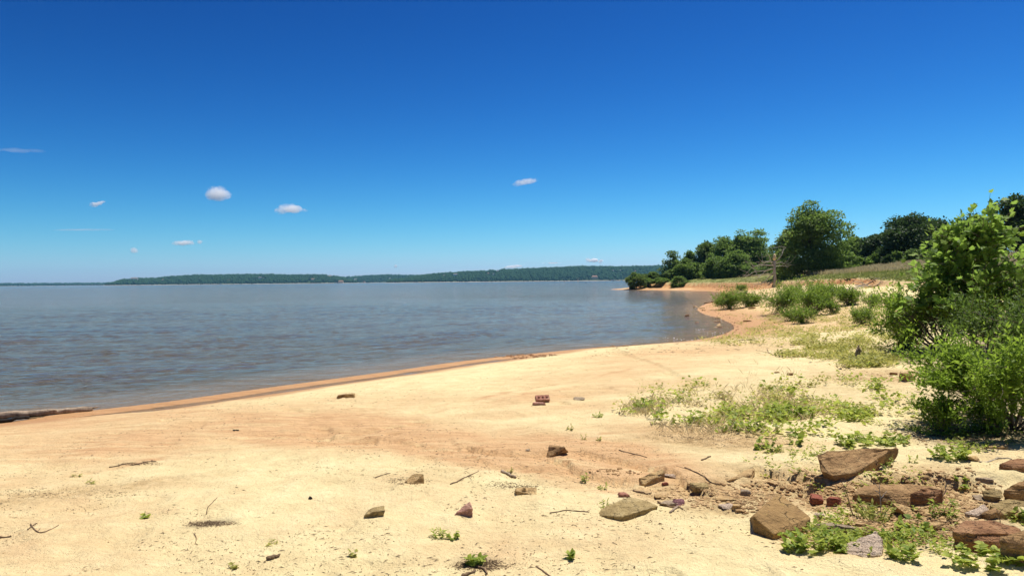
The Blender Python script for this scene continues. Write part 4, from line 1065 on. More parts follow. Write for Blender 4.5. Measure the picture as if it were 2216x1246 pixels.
bush('spreading_bush', 'low bright bush under the middle of the large front bush', p, .40, .34, 547, stems=10, shoots=150, per=9, leaf=.056, mat='shrub', group='large bushes at the right', stem_r=.007, shoot_len=.12, hollow=0)

# the big-leaved sapling: lobed leaves, the largest ones leaf by leaf
def lobed_leaf():
    out = [(0, 0), (.16, .05), (.46, .12), (.30, .28), (.52, .52), (.26, .52), (.22, .70), (0, 1.0), (-.22, .70), (-.26, .52), (-.52, .52), (-.30, .28), (-.46, .12), (-.16, .05)]
    V = [(0, 0.38, 0.0)] + [(x, y, 0.10 * abs(x) - 0.10 * y * y) for x, y in out]
    F = [(0, i + 1, (i + 1) % len(out) + 1) for i in range(len(out))]
    return np.array(V), np.array(F)
LV, LF = lobed_leaf()
loc = at(2108, 16.2); rg = np.random.default_rng(9)
root = empty('sapling_tree', loc); tag(root, 'tall young tree with large lobed bright leaves over the right bushes', 'tree')
H_ = (rise(2110, 424, 16.2) - loc.z) * .885; tb = Tubes()
tp = np.stack([np.linspace(0, -.12, 8) + rg.normal(0, .02, 8), rg.normal(0, .02, 8), np.linspace(-.1, H_ * .93, 8)], 1); tb.add(tp, np.linspace(.07, .012, 8), 7)
lp, ldv = [], []
for i in range(115):
    f = rg.uniform(.14, .92); zb = f * H_ * .95; az = i * 2.4 + rg.uniform(-.4, .4)
    reach = (1.52 - 1.30 * f) * rg.uniform(.75, 1.2) * (1.0 if math.cos(az) < 0 else 1.45)
    a = np.array([np.interp(zb, tp[:, 2], tp[:, 0]), np.interp(zb, tp[:, 2], tp[:, 1]), zb])
    e = a + np.array([math.cos(az) * reach, math.sin(az) * reach, reach * rg.uniform(.25, .6)])
    p = curve_pts(a, e, 8, .05, rg, .02); tb.add(p, np.linspace(.022 * (1.2 - f), .004, 8), 5)
    for j in range(2, 8):
        for q in range(5):
            dirn = (p[j] - p[j - 1]); dirn = dirn / np.linalg.norm(dirn)
            o = rg.normal(0, 1, 3); lp.append(p[j] + rg.normal(0, .05, 3)); ldv.append(dirn * .7 + o * .6 + np.array([0, 0, -.05]))
        if rg.random() < .6:
            e2 = p[j] + rg.normal(0, .24, 3) + np.array([0, 0, .14]); p2 = curve_pts(p[j], e2, 4, .05, rg); tb.add(p2, np.linspace(.008, .003, 4), 4)
            for q in range(5):
                lp.append(p2[rg.integers(1, 4)] + rg.normal(0, .03, 3)); ldv.append((e2 - p[j]) * 2 + rg.normal(0, .6, 3))
tb.build('trunk', MAT['bark'], root)
lp = np.array(lp); ldv = unit(np.array(ldv)); n = len(lp)
nn = unit(np.array([0, 0, 1.0]) + np.array([-.15, -.25, 0]) + rg.normal(0, .5, (n, 3)))
L = rg.uniform(.085, .19, n) * (1.1 - .2 * lp[:, 2] / H_)
s3 = unit(np.cross(ldv, nn)); n3 = np.cross(s3, ldv)
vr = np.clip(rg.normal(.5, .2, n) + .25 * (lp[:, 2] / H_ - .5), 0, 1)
wp = lp + np.array(loc)
vis = np.argsort(-(L * (1.2 - 0.35 * (lp[:, 1])) * (proj(wp[:, 0], wp[:, 1], wp[:, 2])[0] < 2216)))
solo = vis[:300]; rest = vis[300:]
def lverts(i): return (LV[None, :, 0:1] * s3[i][:, None] + LV[None, :, 1:2] * ldv[i][:, None] + LV[None, :, 2:3] * n3[i][:, None]) * L[i][:, None, None]
V = lp[rest][:, None] + lverts(rest); F = (LF[None] + (np.arange(len(rest)) * len(LV))[:, None, None]).reshape(-1, 3)
o = mesh_np('crown', V.reshape(-1, 3), F, MAT['sapling'], root, attrs=dict(var=np.repeat(vr[rest], len(LV)))); o['kind'] = 'stuff'
leafmesh = []
for k in range(6):
    o = mesh_np('leaf', LV, LF, MAT['sapling'], root, attrs=dict(var=np.full(len(LV), .2 + .12 * k))); leafmesh.append(o.data)
    bpy.data.objects.remove(o)
def place_leaf(parent, me, p, s, d, nv, ln, name='leaf'):
    o = bpy.data.objects.new(name, me); COL.objects.link(o); o.parent = parent
    m = Matrix((Vector(s), Vector(d), Vector(nv))).transposed().to_4x4() @ Matrix.Diagonal((ln, ln, ln, 1)); m.translation = Vector(p)
    o.matrix_local = m
    return o
for i in solo:
    place_leaf(root, leafmesh[min(5, int(vr[i] * 6))], lp[i], s3[i], ldv[i], n3[i], L[i])

# ------------------------------------------------------------------ low plants
def heart_leaf():
    out = [(0, 0), (.22, -.05), (.40, .15), (.38, .45), (.20, .78), (0, 1.0), (-.20, .78), (-.38, .45), (-.40, .15), (-.22, -.05)]
    V = [(0, .4, -.03)] + [(x, y, .16 * abs(x) - .15 * y * y) for x, y in out]
    return np.array(V), np.array([(0, i + 1, (i + 1) % len(out) + 1) for i in range(len(out))])
def lance_leaf():
    out = [(0, 0), (.12, .2), (.17, .45), (.11, .75), (0, 1.0), (-.11, .75), (-.17, .45), (-.12, .2)]
    V = [(0, .45, -.02)] + [(x, y, .2 * abs(x) - .2 * y * y) for x, y in out]
    return np.array(V), np.array([(0, i + 1, (i + 1) % len(out) + 1) for i in range(len(out))])
HV, HF = heart_leaf(); NV, NF = lance_leaf()
LEAFSETS = {}
def leafset(shape, mat):
    key = (shape, mat)
    if key not in LEAFSETS:
        V, F = (HV, HF) if shape == 'heart' else (NV, NF); L_ = []
        for k in range(5):
            o = mesh_np('leaf', V, F, MAT[mat], None, attrs=dict(var=np.full(len(V), .1 + .2 * k))); L_.append(o.data); bpy.data.objects.remove(o)
        LEAFSETS[key] = L_
    return LEAFSETS[key]

def weed(label, px, py, wpx, hpx, seed, shape='heart', mat='weed', leaf_px=9, dens=1.0, group='weeds on the sand', name='weed', stems=None):
    """a low broad-leaved plant: stems, up to 60 separate leaves, the small rest as one foliage part"""
    rg = np.random.default_rng(seed); p0 = P(px, py); s_ = p0.y / FPX
    w, h, ll = wpx * s_, hpx * s_, leaf_px * s_
    root = empty(name, p0); tag(root, label, 'weed', group)
    ns = stems or int(np.clip(w / (ll * 1.3) * dens * 3, 3, 40)); tb = Tubes(); lp, ld = [], []
    for i in range(ns):
        az = i * 2.4 + rg.uniform(-.5, .5); q = math.sqrt((i + .5) / ns)
        b0 = np.array([math.cos(az) * w * .28 * q, math.sin(az) * w * .25 * q, 0.0])
        b0[2] = g1(p0.x + b0[0], p0.y + b0[1]) - p0.z - .01
        e = b0 + np.array([math.cos(az) * w * .24 * rg.uniform(.4, 1), math.sin(az) * w * .22 * rg.uniform(.4, 1), h * rg.uniform(.45, 1.0) * (1 - .35 * q)])
        c = curve_pts(b0, e, 6, .06, rg, .05); tb.add(c, np.linspace(ll * .06, ll * .03, 6), 4)
        for j in range(1, 6):
            for sgn in (-1, 1):
                if rg.random() < .8:
                    a2 = az + sgn * 1.4 + rg.normal(0, .4); lp.append(c[j]); ld.append([math.cos(a2), math.sin(a2), rg.normal(.25, .25)])
        lp.append(c[5]); ld.append(list(unit((c[5] - c[4])[None])[0] + rg.normal(0, .3, 3)))
    tb.build('stem', MAT['weed' if mat != 'cover' else 'cover'], root)
    lp, ld = np.array(lp), unit(np.array(ld)); n = len(lp)
    nn = unit(np.array([0, 0, 1.0]) + rg.normal(0, .32, (n, 3))); s3 = unit(np.cross(ld, nn)); n3 = np.cross(s3, ld)
    L_ = ll * rg.uniform(.55, 1.25, n); vr = rg.random(n)
    order = np.argsort(-L_); nsolo = min(60, n); ms = leafset(shape, mat)
    for i in order[:nsolo]: place_leaf(root, ms[min(4, int(vr[i] * 5))], lp[i], s3[i], ld[i], n3[i], L_[i])
    r = order[nsolo:]
    if len(r):
        V0, F0 = (HV, HF) if shape == 'heart' else (NV, NF)
        V = lp[r][:, None] + (V0[None, :, 0:1] * s3[r][:, None] + V0[None, :, 1:2] * ld[r][:, None] + V0[None, :, 2:3] * n3[r][:, None]) * L_[r][:, None, None]
        F = (F0[None] + (np.arange(len(r)) * len(V0))[:, None, None]).reshape(-1, 3)
        o = mesh_np('foliage', V.reshape(-1, 3), F, MAT[mat], root, attrs=dict(var=np.repeat(vr[r], len(V0)))); o['kind'] = 'stuff'
    return root

WEEDS = [  # label, px, py(foot), w, h, shape, mat, leaf px, density
    ('sprawling small leaved weed in the open sand left of the two-leaved pair', 952, 1160, 44, 24, 'lance', 'weed', 9, 1.0),
    ('little weed touching the sprawling weed, its leaves broader', 981, 1166, 24, 22, 'heart', 'weed', 9, .8),
    ('bushy bright green weed ringed by dead grass at the bottom edge', 1030, 1222, 40, 28, 'heart', 'weed', 13, 1.2),
    ('single seedling with two big round leaves casting a shadow below', 1234, 1208, 16, 26, 'heart', 'weed', 12, .3),
    ('small dull seedling in open sand left of the bushy bright weed', 764, 1203, 18, 18, 'heart', 'cover', 8, .5),
    ('dusty green seedling near the bottom edge right of the driftwood stub', 507, 1228, 22, 20, 'heart', 'cover', 8, .6),
    ('dark green flat seedling alone on the left sand', 315, 1119, 24, 12, 'heart', 'weed', 11, .6),
    ('faint wispy seedling on the far left sand above the brown streak', 166, 1030, 22, 12, 'lance', 'cover', 9, .6),
    ('thin star-shaped seedling on the brown streak at left', 198, 1046, 18, 14, 'lance', 'cover', 9, .5),
    ('small tangled seedling below the dark bark patch', 588, 1178, 32, 14, 'lance', 'cover', 9, .6),
    ('round little weed alone between holed brick and weed patch', 1294, 902, 24, 12, 'lance', 'weed', 6, 1.2),
    ('small feathery weed at the left tip of the flat olive slab', 1309, 1097, 22, 20, 'lance', 'weed', 9, .7),
    ('compact leafy weed mound at the foot of the front bush', 2062, 990, 92, 34, 'heart', 'weed', 10, 1.1),
    ('wide flat weed mat above the long wedge boulder', 1900, 958, 150, 24, 'heart', 'weed', 9, 1.0),
    ('leafy weed mat at the left end of the wide weed mat', 1828, 962, 50, 26, 'heart', 'weed', 9, 1.0),
    ('yellow green weed tangle below the mottled long rock', 1892, 1128, 104, 54, 'lance', 'weed_yellow', 12, 1.2),
    ('grassy green weed right of the round cracked stone', 2042, 1118, 72, 46, 'lance', 'weed', 14, 1.0),
    ('broad leaved weed in front of the kite-shaped slab', 1760, 1176, 150, 32, 'heart', 'weed', 13, .7),
    ('weed with large hanging leaves at the lower tip of the kite-shaped slab', 1722, 1190, 60, 40, 'heart', 'weed', 15, .7),
    ('upright weed left of the speckled granite slab', 1815, 1192, 36, 32, 'heart', 'weed', 14, .7),
    ('broad leaved weed spread before the big dark boulder', 2130, 1212, 150, 34, 'heart', 'weed', 15, .9),
    ('leafy weed right of the speckled granite slab', 1958, 1205, 86, 32, 'heart', 'weed', 13, .9),
    ('weed with pale leaves at the right bottom corner', 2196, 1218, 60, 30, 'heart', 'weed', 15, .8),
    ('small weed on top edge of the speckled granite slab', 1872, 1200, 34, 18, 'heart', 'weed', 11, .5),
    ('dark green weed beneath the yellow green weed tangle', 1975, 1150, 90, 36, 'heart', 'weed', 12, .9),
    ('seedling with two large heart leaves in the sand above the wedge boulder', 1722, 962, 34, 24, 'heart', 'weed', 13, .3),
    ('leafy weed clump at the edge of the bare sand under the weed patch', 1660, 974, 60, 30, 'heart', 'weed', 11, .6),
    ('tiny bright yellow weed left of the wedge boulder', 1762, 986, 18, 12, 'lance', 'weed_yellow', 7, 1.0),
    ('bright yellow tuft weed on bare sand', 1685, 980, 26, 20, 'lance', 'weed_yellow', 8, 1.0),
    ('small yellow tuft weed between the two tufts on bare sand', 1716, 984, 18, 16, 'lance', 'weed_yellow', 7, 1.0),
    ('thin weed on the sand right of the wedge boulder', 1976, 1000, 24, 18, 'lance', 'weed', 9, .4),
    ('weed growing at the foot of the wedge boulder tip', 1922, 1006, 22, 24, 'lance', 'weed', 9, .5),
    ('spindly weed beside the washed out ledge', 2082, 1042, 40, 26, 'heart', 'weed', 10, .4),
    ('small weed in the rubble left of the wedge boulder', 1735, 1036, 24, 16, 'lance', 'weed', 8, .5),
    ('leafy weed at the right edge among the boulders', 2206, 1128, 30, 34, 'heart', 'weed', 13, .8),
    ('leafy weed at the foot of the stump on the sand', 1868, 792, 76, 15, 'lance', 'weed', 8, 1.1),
    ('small weed behind the brick rubble in the wash', 1232, 930, 18, 14, 'lance', 'cover', 7, .6),
    ('tiny seedling in the orange wash, left of two', 1264, 950, 14, 12, 'lance', 'cover', 6, .7),
    ('tiny seedling in the orange wash, right of two', 1297, 953, 16, 10, 'lance', 'cover', 6, .7),
    ('thin upright seedling in the wash below the round boulder', 1266, 1040, 12, 20, 'lance', 'weed', 10, .3),
    ('small seedling with spread leaves left of the leaning block', 1305, 1057, 20, 14, 'lance', 'weed', 9, .4),
    ('dark little weed in the sand by the stick', 1103, 1023, 16, 9, 'lance', 'cover', 6, .8),
    ('small upright weed on the sand above the stump', 1898, 752, 16, 22, 'lance', 'weed', 9, .8),
]
for k, (lab, px, py, w, h, sh_, mt, lpx, dn) in enumerate(WEEDS):
    weed(lab, px, py, w, h, 700 + k, sh_, mt, lpx, dn)

# the patch of creeping cover: a soft scatter no one could count
def cover_pts(patches, n, seed, thr=0.02):
    rg = np.random.default_rng(seed); out = []
    for (cx, cy_, rx, ry, wgt) in patches:
        m = int(n * wgt); a = rg.uniform(0, 6.28, m); q = np.sqrt(rg.random(m)) * rg.uniform(.8, 1.15, m)
        px = cx + np.cos(a) * rx * q; py = cy_ + np.sin(a) * ry * q
        out.append(np.stack(unproject(px, py), 1))
    A = np.vstack(out); x, y = A[:, 0], A[:, 1]
    keep = fbm(x * 1.3, y * 1.3, 3, 201) + 0.55 * fbm(x * 4.5, y * 4.5, 2, 203) > thr
    x, y = x[keep], y[keep]; return np.stack([x, y, G(x, y)], 1)

def cover(name, label, pts, seed, hgt, leaf, mat, per=9, spread=.05, cat='ground cover', wide=.55):
    rg = np.random.default_rng(seed); n = len(pts) * per
    hh = np.repeat(rg.uniform(.4, 1.2, len(pts)) * hgt, per)
    sp = np.repeat(rg.uniform(.5, 1.4, len(pts)) * spread, per)
    off = np.stack([rg.normal(0, 1, n) * sp, rg.normal(0, 1, n) * sp, rg.random(n) * hh], 1)
    p = np.repeat(pts, per, 0) + off
    a = rg.uniform(0, 6.28, n); d = np.stack([np.cos(a), np.sin(a), rg.normal(.3, .35, n)], 1)
    nn = unit(np.array([0, 0, 1.0]) + rg.normal(0, .4, (n, 3))); L_ = leaf * rg.uniform(.5, 1.4, n)
    V, F = leaf_arrays(p, d, nn, L_, L_ * rg.uniform(wide - .2, wide + .2, n), droop=.1)
    var = np.clip(np.repeat(rg.normal(.5, .28, len(pts)), per) + rg.normal(0, .15, n), 0, 1)
    o = mesh_np(name, V, F, MAT[mat], attrs=dict(var=np.repeat(var, 4))); tag(o, label, cat, kind='stuff'); return o
MAINP = [(1590, 868, 220, 46, .34), (1480, 885, 140, 32, .14), (1780, 870, 190, 44, .30), (1720, 910, 220, 38, .24), (1840, 835, 140, 16, .10), (1600, 915, 110, 22, .1), (1930, 900, 90, 40, .10)]
pts = cover_pts(MAINP, 760, 1, .10); pts = pts[vnoise(pts[:, 0] * 6, pts[:, 1] * 6, 66) > .38]
pgreen = fbm(pts[:, 0] * 1.6, pts[:, 1] * 1.6, 2, 301) + .16 * (proj(pts[:, 0], pts[:, 1], pts[:, 2])[0] - 1560) / 200 + np.random.default_rng(5).normal(0, .25, len(pts))
cover('creeping_plants', 'creeping green plants in a loose patch on the sand', pts[pgreen > 0], 2, .13, .060, 'weed', 16, .080, wide=.75)
cover('creeping_plants', 'yellowing creeping plants at the left of the beach patch', pts[pgreen <= 0], 3, .13, .046, 'cover', 20, .075)
pts = cover_pts([(1830, 745, 130, 16, .5), (1760, 715, 120, 16, .15), (1800, 770, 120, 10, .3), (1900, 735, 70, 20, .2), (1700, 690, 130, 26, .25), (1870, 788, 60, 8, .15), (1950, 640, 60, 20, .1), (1840, 640, 90, 20, .12), (1800, 690, 140, 30, .4), (1900, 700, 90, 30, .2), (1700, 720, 130, 20, .25), (1760, 668, 150, 24, .4), (1900, 655, 80, 20, .2), (1650, 740, 120, 10, .15)], 520, 4)
cover('sparse_plants', 'sparse low plants on the sand behind the main patch', pts, 5, .16, .07, 'cover', 22, .12)
pts = cover_pts([(1960, 935, 160, 18, .3), (2060, 950, 150, 30, .3), (1900, 1010, 260, 60, .18), (2000, 1130, 220, 70, .5), (1850, 1160, 140, 30, .35)], 700, 6)
cover('low_weeds', 'small low weeds between the rocks at lower right', pts, 7, .05, .030, 'weed', 8, .03)
rg = np.random.default_rng(12)
dp_ = cover_pts([(1600, 880, 240, 44, .9), (1430, 885, 80, 24, .4), (1560, 925, 130, 22, .3), (1690, 800, 160, 30, .10), (1640, 890, 120, 30, .3)], 420, 8)
blades('dry_stalks', 'thin dry grass stalks in the weed patch', dp_, np.full(len(dp_), .10), .004, 'dry', 4, 9, .06, .5)
gp = cover_pts([(1830, 752, 90, 12, .6), (1880, 780, 60, 8, .4), (1720, 765, 120, 10, .15), (1860, 690, 120, 30, .3)], 300, 10)
blades('yellow_grass', 'yellow green grass tufts on the sand by the stump', gp, np.full(len(gp), .12), .008, 'weed_yellow', 8, 11, .07, .6)
# ------------------------------------------------------------------ rocks
def hull_rock(name, label, P3, mat, group=None, seed=0, cuts=2, rough=0.02, loc=None, smooth=False, cat='rock', bev=0.06, cut_at=0.10):
    """solid stone: convex hull of corner points, edges worn, faces broken up by noise"""
    P3 = [Vector(p) for p in P3]
    if loc is None:
        c = sum(P3, Vector()) / len(P3); loc = Vector((c.x, c.y, min(p.z for p in P3)))
    bm = bmesh.new()
    for p in P3: bm.verts.new(p - loc)
    r = bmesh.ops.convex_hull(bm, input=bm.verts)
    bmesh.ops.delete(bm, geom=[g for g in set(r['geom_interior'] + r['geom_unused']) if isinstance(g, bmesh.types.BMVert)], context='VERTS')
    bmesh.ops.dissolve_limit(bm, angle_limit=R(6), verts=bm.verts, edges=bm.edges)
    size = max((v.co.length for v in bm.verts)) if bm.verts else 1
    if bev: bmesh.ops.bevel(bm, geom=list(bm.edges), offset=size * bev, segments=1, profile=0.6, affect='EDGES', clamp_overlap=True)
    bmesh.ops.triangulate(bm, faces=bm.faces)
    for k in range(cuts):
        bmesh.ops.subdivide_edges(bm, edges=[e for e in bm.edges if e.calc_length() > size * cut_at], cuts=1, use_grid_fill=True)
    bmesh.ops.triangulate(bm, faces=bm.faces)
    bm.normal_update()
    from mathutils import noise as mn
    o = Vector((seed * 3.7, seed * 1.3, seed * 7.1)); f = 2.2 / size
    for v in bm.verts:
        n = mn.fractal(v.co * f + o, 0.8, 2.2, 5) * rough * size
        st = (mn.cell(Vector((v.co.x * f * .6, v.co.y * f * .6, v.co.z * f * 5)) + o) - .5) * rough * size * .8
        v.co += v.normal * (n + st)
    return tag(bm_obj(name, bm, mat if not isinstance(mat, str) else MAT[mat], None, loc, smooth), label, cat, group)

def raised(px, py, zg, h):
    return plane_pt(px, py, zg + h)

def slab(label, foot, top, h, mat, seed=0, sink=0.05, name='rock', group='rocks in the washed out corner', grow=0.03, rough=0.02, tilt=None, bev=0.04, cuts=3):
    """top: outline of the upper face as (px,py[,height]) ; foot: pixel on the ground that fixes its place"""
    p0 = P(*foot); pts = []
    for t in top:
        hh = t[2] if len(t) > 2 else h
        q = raised(t[0], t[1], p0.z, hh); pts.append(q)
    c = sum(pts, Vector()) / len(pts)
    for q in list(pts):
        pts.append(Vector((c.x + (q.x - c.x) * (1 + grow), c.y + (q.y - c.y) * (1 + grow), p0.z - sink)))
    return hull_rock(name, label, pts, mat, group, seed, cuts + 1, rough * 1.25, bev=bev, cut_at=.055)

def stone(label, px, py, wpx, hpx, mat, seed=0, depth=0.75, sink=0.35, name='rock', group=None, rot=None, sq=0.62, rough=0.03, cuts=2, bev=.04, cat='rock', lean=0.0):
    """one loose stone of the given picture width and height, standing at its foot pixel"""
    rg = random.Random(seed); p0 = P(px, py); s_ = p0.y / FPX; w = wpx * s_; h = hpx * s_ * 0.72; d = w * depth
    a = rg.uniform(-.35, .35) if rot is None else rot; pts = []
    for k in range(15):
        u = Vector((rg.gauss(0, 1), rg.gauss(0, 1), rg.gauss(0, 1))).normalized()
        u = Vector([math.copysign(abs(t) ** sq, t) for t in u])
        m = max(abs(u.x), abs(u.y), abs(u.z)); u = u / max(m, 0.72)
        x, y, z = u.x * w / 2, u.y * d / 2, (u.z * .5 + .5) * h * (1 + sink) - h * sink
        x += lean * z
        pts.append(Vector((p0.x + x * math.cos(a) - y * math.sin(a), p0.y + d * .4 + x * math.sin(a) + y * math.cos(a), p0.z + z)))
    return hull_rock(name, label, pts, mat, group, seed, cuts, rough, bev=bev, cat=cat)

RG_ = 'rocks in the washed out corner'
# the big ones, from their outlines
slab('kite-shaped flat brown boulder tilted toward the camera at the pocket edge', (1690, 1158), [(1684, 1064, .17), (1755, 1118, .08), (1738, 1148, .02), (1674, 1154, .045), (1630, 1116, .12), (1622, 1121, .03), (1660, 1158, .0)], .2, 'rock_slab', 3, rough=.007, grow=-.04, sink=.06, bev=.010)
slab('long wedge-shaped brown boulder lying on the sand ledge', (1815, 1028), [(1768, 983, .17), (1790, 976, .18), (1880, 967, .15), (1943, 966, .11), (1942, 978, .06), (1850, 1022, .03), (1802, 1029, .03), (1774, 1020, .05)], .2, 'rock', 5, grow=-.16, sink=.03, rough=.016, bev=.02)
slab('flat olive slab with pointed ends alone on the sand', (1350, 1122), [(1362, 1074, .05), (1402, 1083, .055), (1424, 1094, .05), (1398, 1101, .055), (1346, 1117, .035), (1287, 1114, .012), (1312, 1092, .04)], .06, 'rock_olive', 7, grow=-.03, sink=.04, group='rocks on the open sand', rough=.01, bev=.015)
slab('mottled long rock with pale left end across the pocket', (1930, 1088), [(1842, 1066, .075), (1866, 1048, .09), (1920, 1054, .11), (1985, 1046, .10), (2045, 1052, .07), (2030, 1076, .04), (1965, 1090, .015), (1880, 1084, .02)], .15, 'rock', 9, sink=.08)
slab('dark ridged block set against the mottled long rock', (2000, 1082), [(1968, 1064, .11), (2010, 1050, .13), (2042, 1057, .10), (2024, 1074, .06), (1990, 1086, .03)], .2, 'rock_red', 10, sink=.05)
slab('big dark brown boulder in shade at the right bottom', (2120, 1190), [(2060, 1144, .16), (2086, 1124, .17), (2150, 1122, .17), (2212, 1136, .16), (2220, 1156, .13), (2160, 1176, .09), (2110, 1160, .13)], .22, 'rock_red', 11, sink=.08, grow=.0)
slab('light brown block against the right frame edge beside the dark boulder', (2190, 1198), [(2160, 1158, .17), (2215, 1142, .20), (2260, 1160, .18), (2240, 1186, .12), (2180, 1178, .13)], .2, 'rock', 12, sink=.08)
slab('speckled pinkish granite slab standing in the weeds', (1868, 1205), [(1828, 1172, .045), (1895, 1147, .085), (1910, 1160, .075), (1908, 1198, .02), (1830, 1202, .005)], .1, 'granite', 13, sink=.05, grow=.02)
slab('brown slab leaning in from the right edge above the pocket', (2195, 1072), [(2170, 1056, .09), (2216, 1034, .15), (2270, 1038, .15), (2260, 1062, .07), (2190, 1074, .03)], .1, 'rock', 14, sink=.06)
slab('olive flat slab sunk in sand near the right edge', (2175, 1112), [(2138, 1092, .05), (2180, 1078, .09), (2230, 1080, .08), (2225, 1100, .04), (2165, 1112, .03)], .06, 'rock_olive', 15, sink=.05)
slab('dark brown flat slab at the right edge below the front bush', (2195, 1010), [(2160, 1002, .04), (2200, 989, .07), (2250, 992, .06), (2230, 1010, .02), (2180, 1009, .02)], .05, 'rock_red', 16, sink=.04)
slab('pale yellow flat stone at the foot of the front bush', (2155, 969), [(2130, 966, .02), (2146, 955, .04), (2182, 953, .04), (2180, 966, .025)], .03, 'rock_tan', 17, sink=.03)
slab('leaning orange tan block with straight edges in the wash', (1412, 1046), [(1382, 1032, .06), (1434, 1013, .10), (1440, 1020, .085), (1439, 1031, .04), (1392, 1047, .02)], .08, 'rock_tan', 18, group='rocks on the open sand', sink=.03, grow=.0)
slab('half buried pink flat stone in the sand left of the wedge boulder', (1600, 1036), [(1577, 1036, .01), (1612, 1014, .03), (1633, 1008, .035), (1628, 1024, .03)], .02, 'rock_tan', 19, sink=.03, grow=.05)
slab('grey flat stone between the kite-shaped boulder and the granite', (1815, 1142), [(1754, 1132, .04), (1800, 1129, .05), (1855, 1138, .05), (1850, 1146, .03), (1780, 1140, .03)], .04, 'grey', 20, sink=.04)
slab('pale pinkish slab among the rubble near the right edge', (2110, 1112), [(2085, 1108, .03), (2130, 1088, .06), (2140, 1100, .04), (2115, 1114, .03)], .04, 'granite', 21, sink=.04)
# loose stones
for a in [
    ('round cracked tan stone below the mottled long rock', 1970, 1120, 52, 34, 'rock_tan', 31, .8),
    ('triangular olive stone upright in the right rubble', 2154, 1086, 38, 34, 'rock_olive', 32, .6),
    ('brown triangular stone touching the top of the big dark boulder', 2163, 1126, 62, 30, 'rock', 33, .7),
    ('tan cracked stone above the dark block in the rubble', 2030, 1146, 46, 18, 'rock_tan', 36, .8),
    ('small white pebble stone in the right rubble', 2122, 1082, 22, 12, 'grey', 37, .8),
    ('grey flat pebble stone on sand above the right rubble', 2136, 1048, 34, 16, 'grey', 38, .8),
    ('flat grey stone by the small compact weed mound', 2110, 998, 26, 12, 'rock_tan', 39, .8),
    ('yellow stone right under the left red brick', 1770, 1108, 18, 14, 'rock_tan', 40, .8),
    ('pale lump of stone below the two red bricks', 1775, 1120, 22, 11, 'granite', 41, .8),
    ('small dark stone at left foot of the mottled long rock', 1850, 1098, 26, 14, 'rock', 42, .8),
    ('flat brown stone on the ledge rim behind the ridged block', 2000, 1036, 30, 10, 'rock_tan', 45, .8),
    ('small stone at the right edge above the light brown block', 2206, 1122, 24, 14, 'rock', 46, .8),
]:
    stone(*a[:7], depth=a[7], group=RG_)
OG = 'rocks on the open sand'
stone('round brown boulder with flat top in the orange wash', 1208, 986, 46, 27, 'rock', 51, .8, group=OG, sq=.6, lean=.2)
stone('tan twisted stone with ridged top beside dark bark litter', 896, 1046, 40, 24, 'rock_tan', 52, .6, group=OG, rot=.5, lean=.35)
stone('smooth olive brown stone alone on the pale sand', 807, 1118, 44, 25, 'rock_olive', 53, .8, group=OG, sq=.6, lean=.3)
slab('pinkish red wedge stone pointing up at the right', (1003, 1112), [(984, 1111, .005), (1000, 1096, .04), (1017, 1083, .085), (1023, 1098, .06), (1016, 1113, .005)], .05, 'rock_pink', 54, group=OG, sink=.03, grow=.08)
stone('flat tan stone carrying a pebble', 1138, 1069, 48, 13, 'rock_tan', 55, .6, group=OG, sq=.5, rot=.05)
p = P(1136, 1062); 
stone('small tan pebble sitting on the flat tan stone', 1135, 1069, 11, 20, 'rock_tan', 56, .9, group=OG, sq=.7)
stone('pale yellow green block with flat top in the wash rubble', 1516, 1062, 40, 18, 'rock_olive', 57, .7, group=OG, sq=.35, rot=.05, bev=.05)
stone('purple flat stone lying over a grey one', 1472, 1094, 28, 15, 'purple', 58, .8, group=OG, rot=.2)
stone('grey brown flat stone under the purple stone', 1450, 1095, 44, 11, 'grey', 59, .6, group=OG, rot=.15)
stone('pale grey stone left of the kite-shaped boulder', 1617, 1074, 26, 18, 'grey', 60, .8, group=OG)
stone('small brown stone touching the left of the kite-shaped boulder', 1595, 1103, 20, 14, 'rock_tan', 61, .8, group=OG)
stone('flat pale slab flush with sand left of the kite-shaped boulder', 1580, 1100, 40, 8, 'granite', 62, .8, group=OG)
stone('flat pink stone in the wash right of the yellow green block', 1575, 1084, 54, 7, 'rock_tan', 63, .7, group=OG)
stone('tan flat stone in front of the yellow green block', 1430, 1078, 26, 8, 'rock_tan', 64, .8, group=OG)
stone('pinkish stone at the right of the leaning block', 1454, 1034, 34, 10, 'granite', 65, .8, group=OG)
stone('tiny white stone in the wash left of the round boulder', 1142, 976, 10, 6, 'grey', 66, .8, group=OG)
stone('tiny dark stone alone on the pale left sand', 671, 1080, 9, 8, 'darkwood', 67, .8, group=OG)
stone('left of two brown stones near the waterline', 738, 861, 22, 11, 'rock', 68, .8, group=OG, sq=.4)
stone('right of two brown stones near the waterline, squarer', 756, 860, 22, 11, 'rock_tan', 69, .7, group=OG, sq=.3, rot=.1)
stone('flat grey stone right of the holed brick', 1254, 866, 24, 8, 'grey', 70, .8, group=OG)
stone('pair stone of dark pebbles on the left sand', 505, 932, 9, 4, 'darkwood', 71, .8, group=OG)
stone('dark pebble touching another on the left sand', 513, 932, 7, 4, 'darkwood', 72, .8, group=OG)
stone('cube-shaped brown rock in front of the right bushes', 1969, 824, 28, 22, 'rock', 73, .9, group=OG, sq=.3, rot=.15, bev=.05)
stone('small reddish stone left of the cube-shaped rock', 1936, 812, 16, 9, 'rock_red', 74, .8, group=OG)
stone('small brown stone behind the weed patch, right of two', 1712, 812, 14, 7, 'rock', 75, .8, group=OG)
stone('tan stone behind the weed patch, left of two', 1682, 807, 12, 4, 'rock_tan', 76, .8, group=OG)
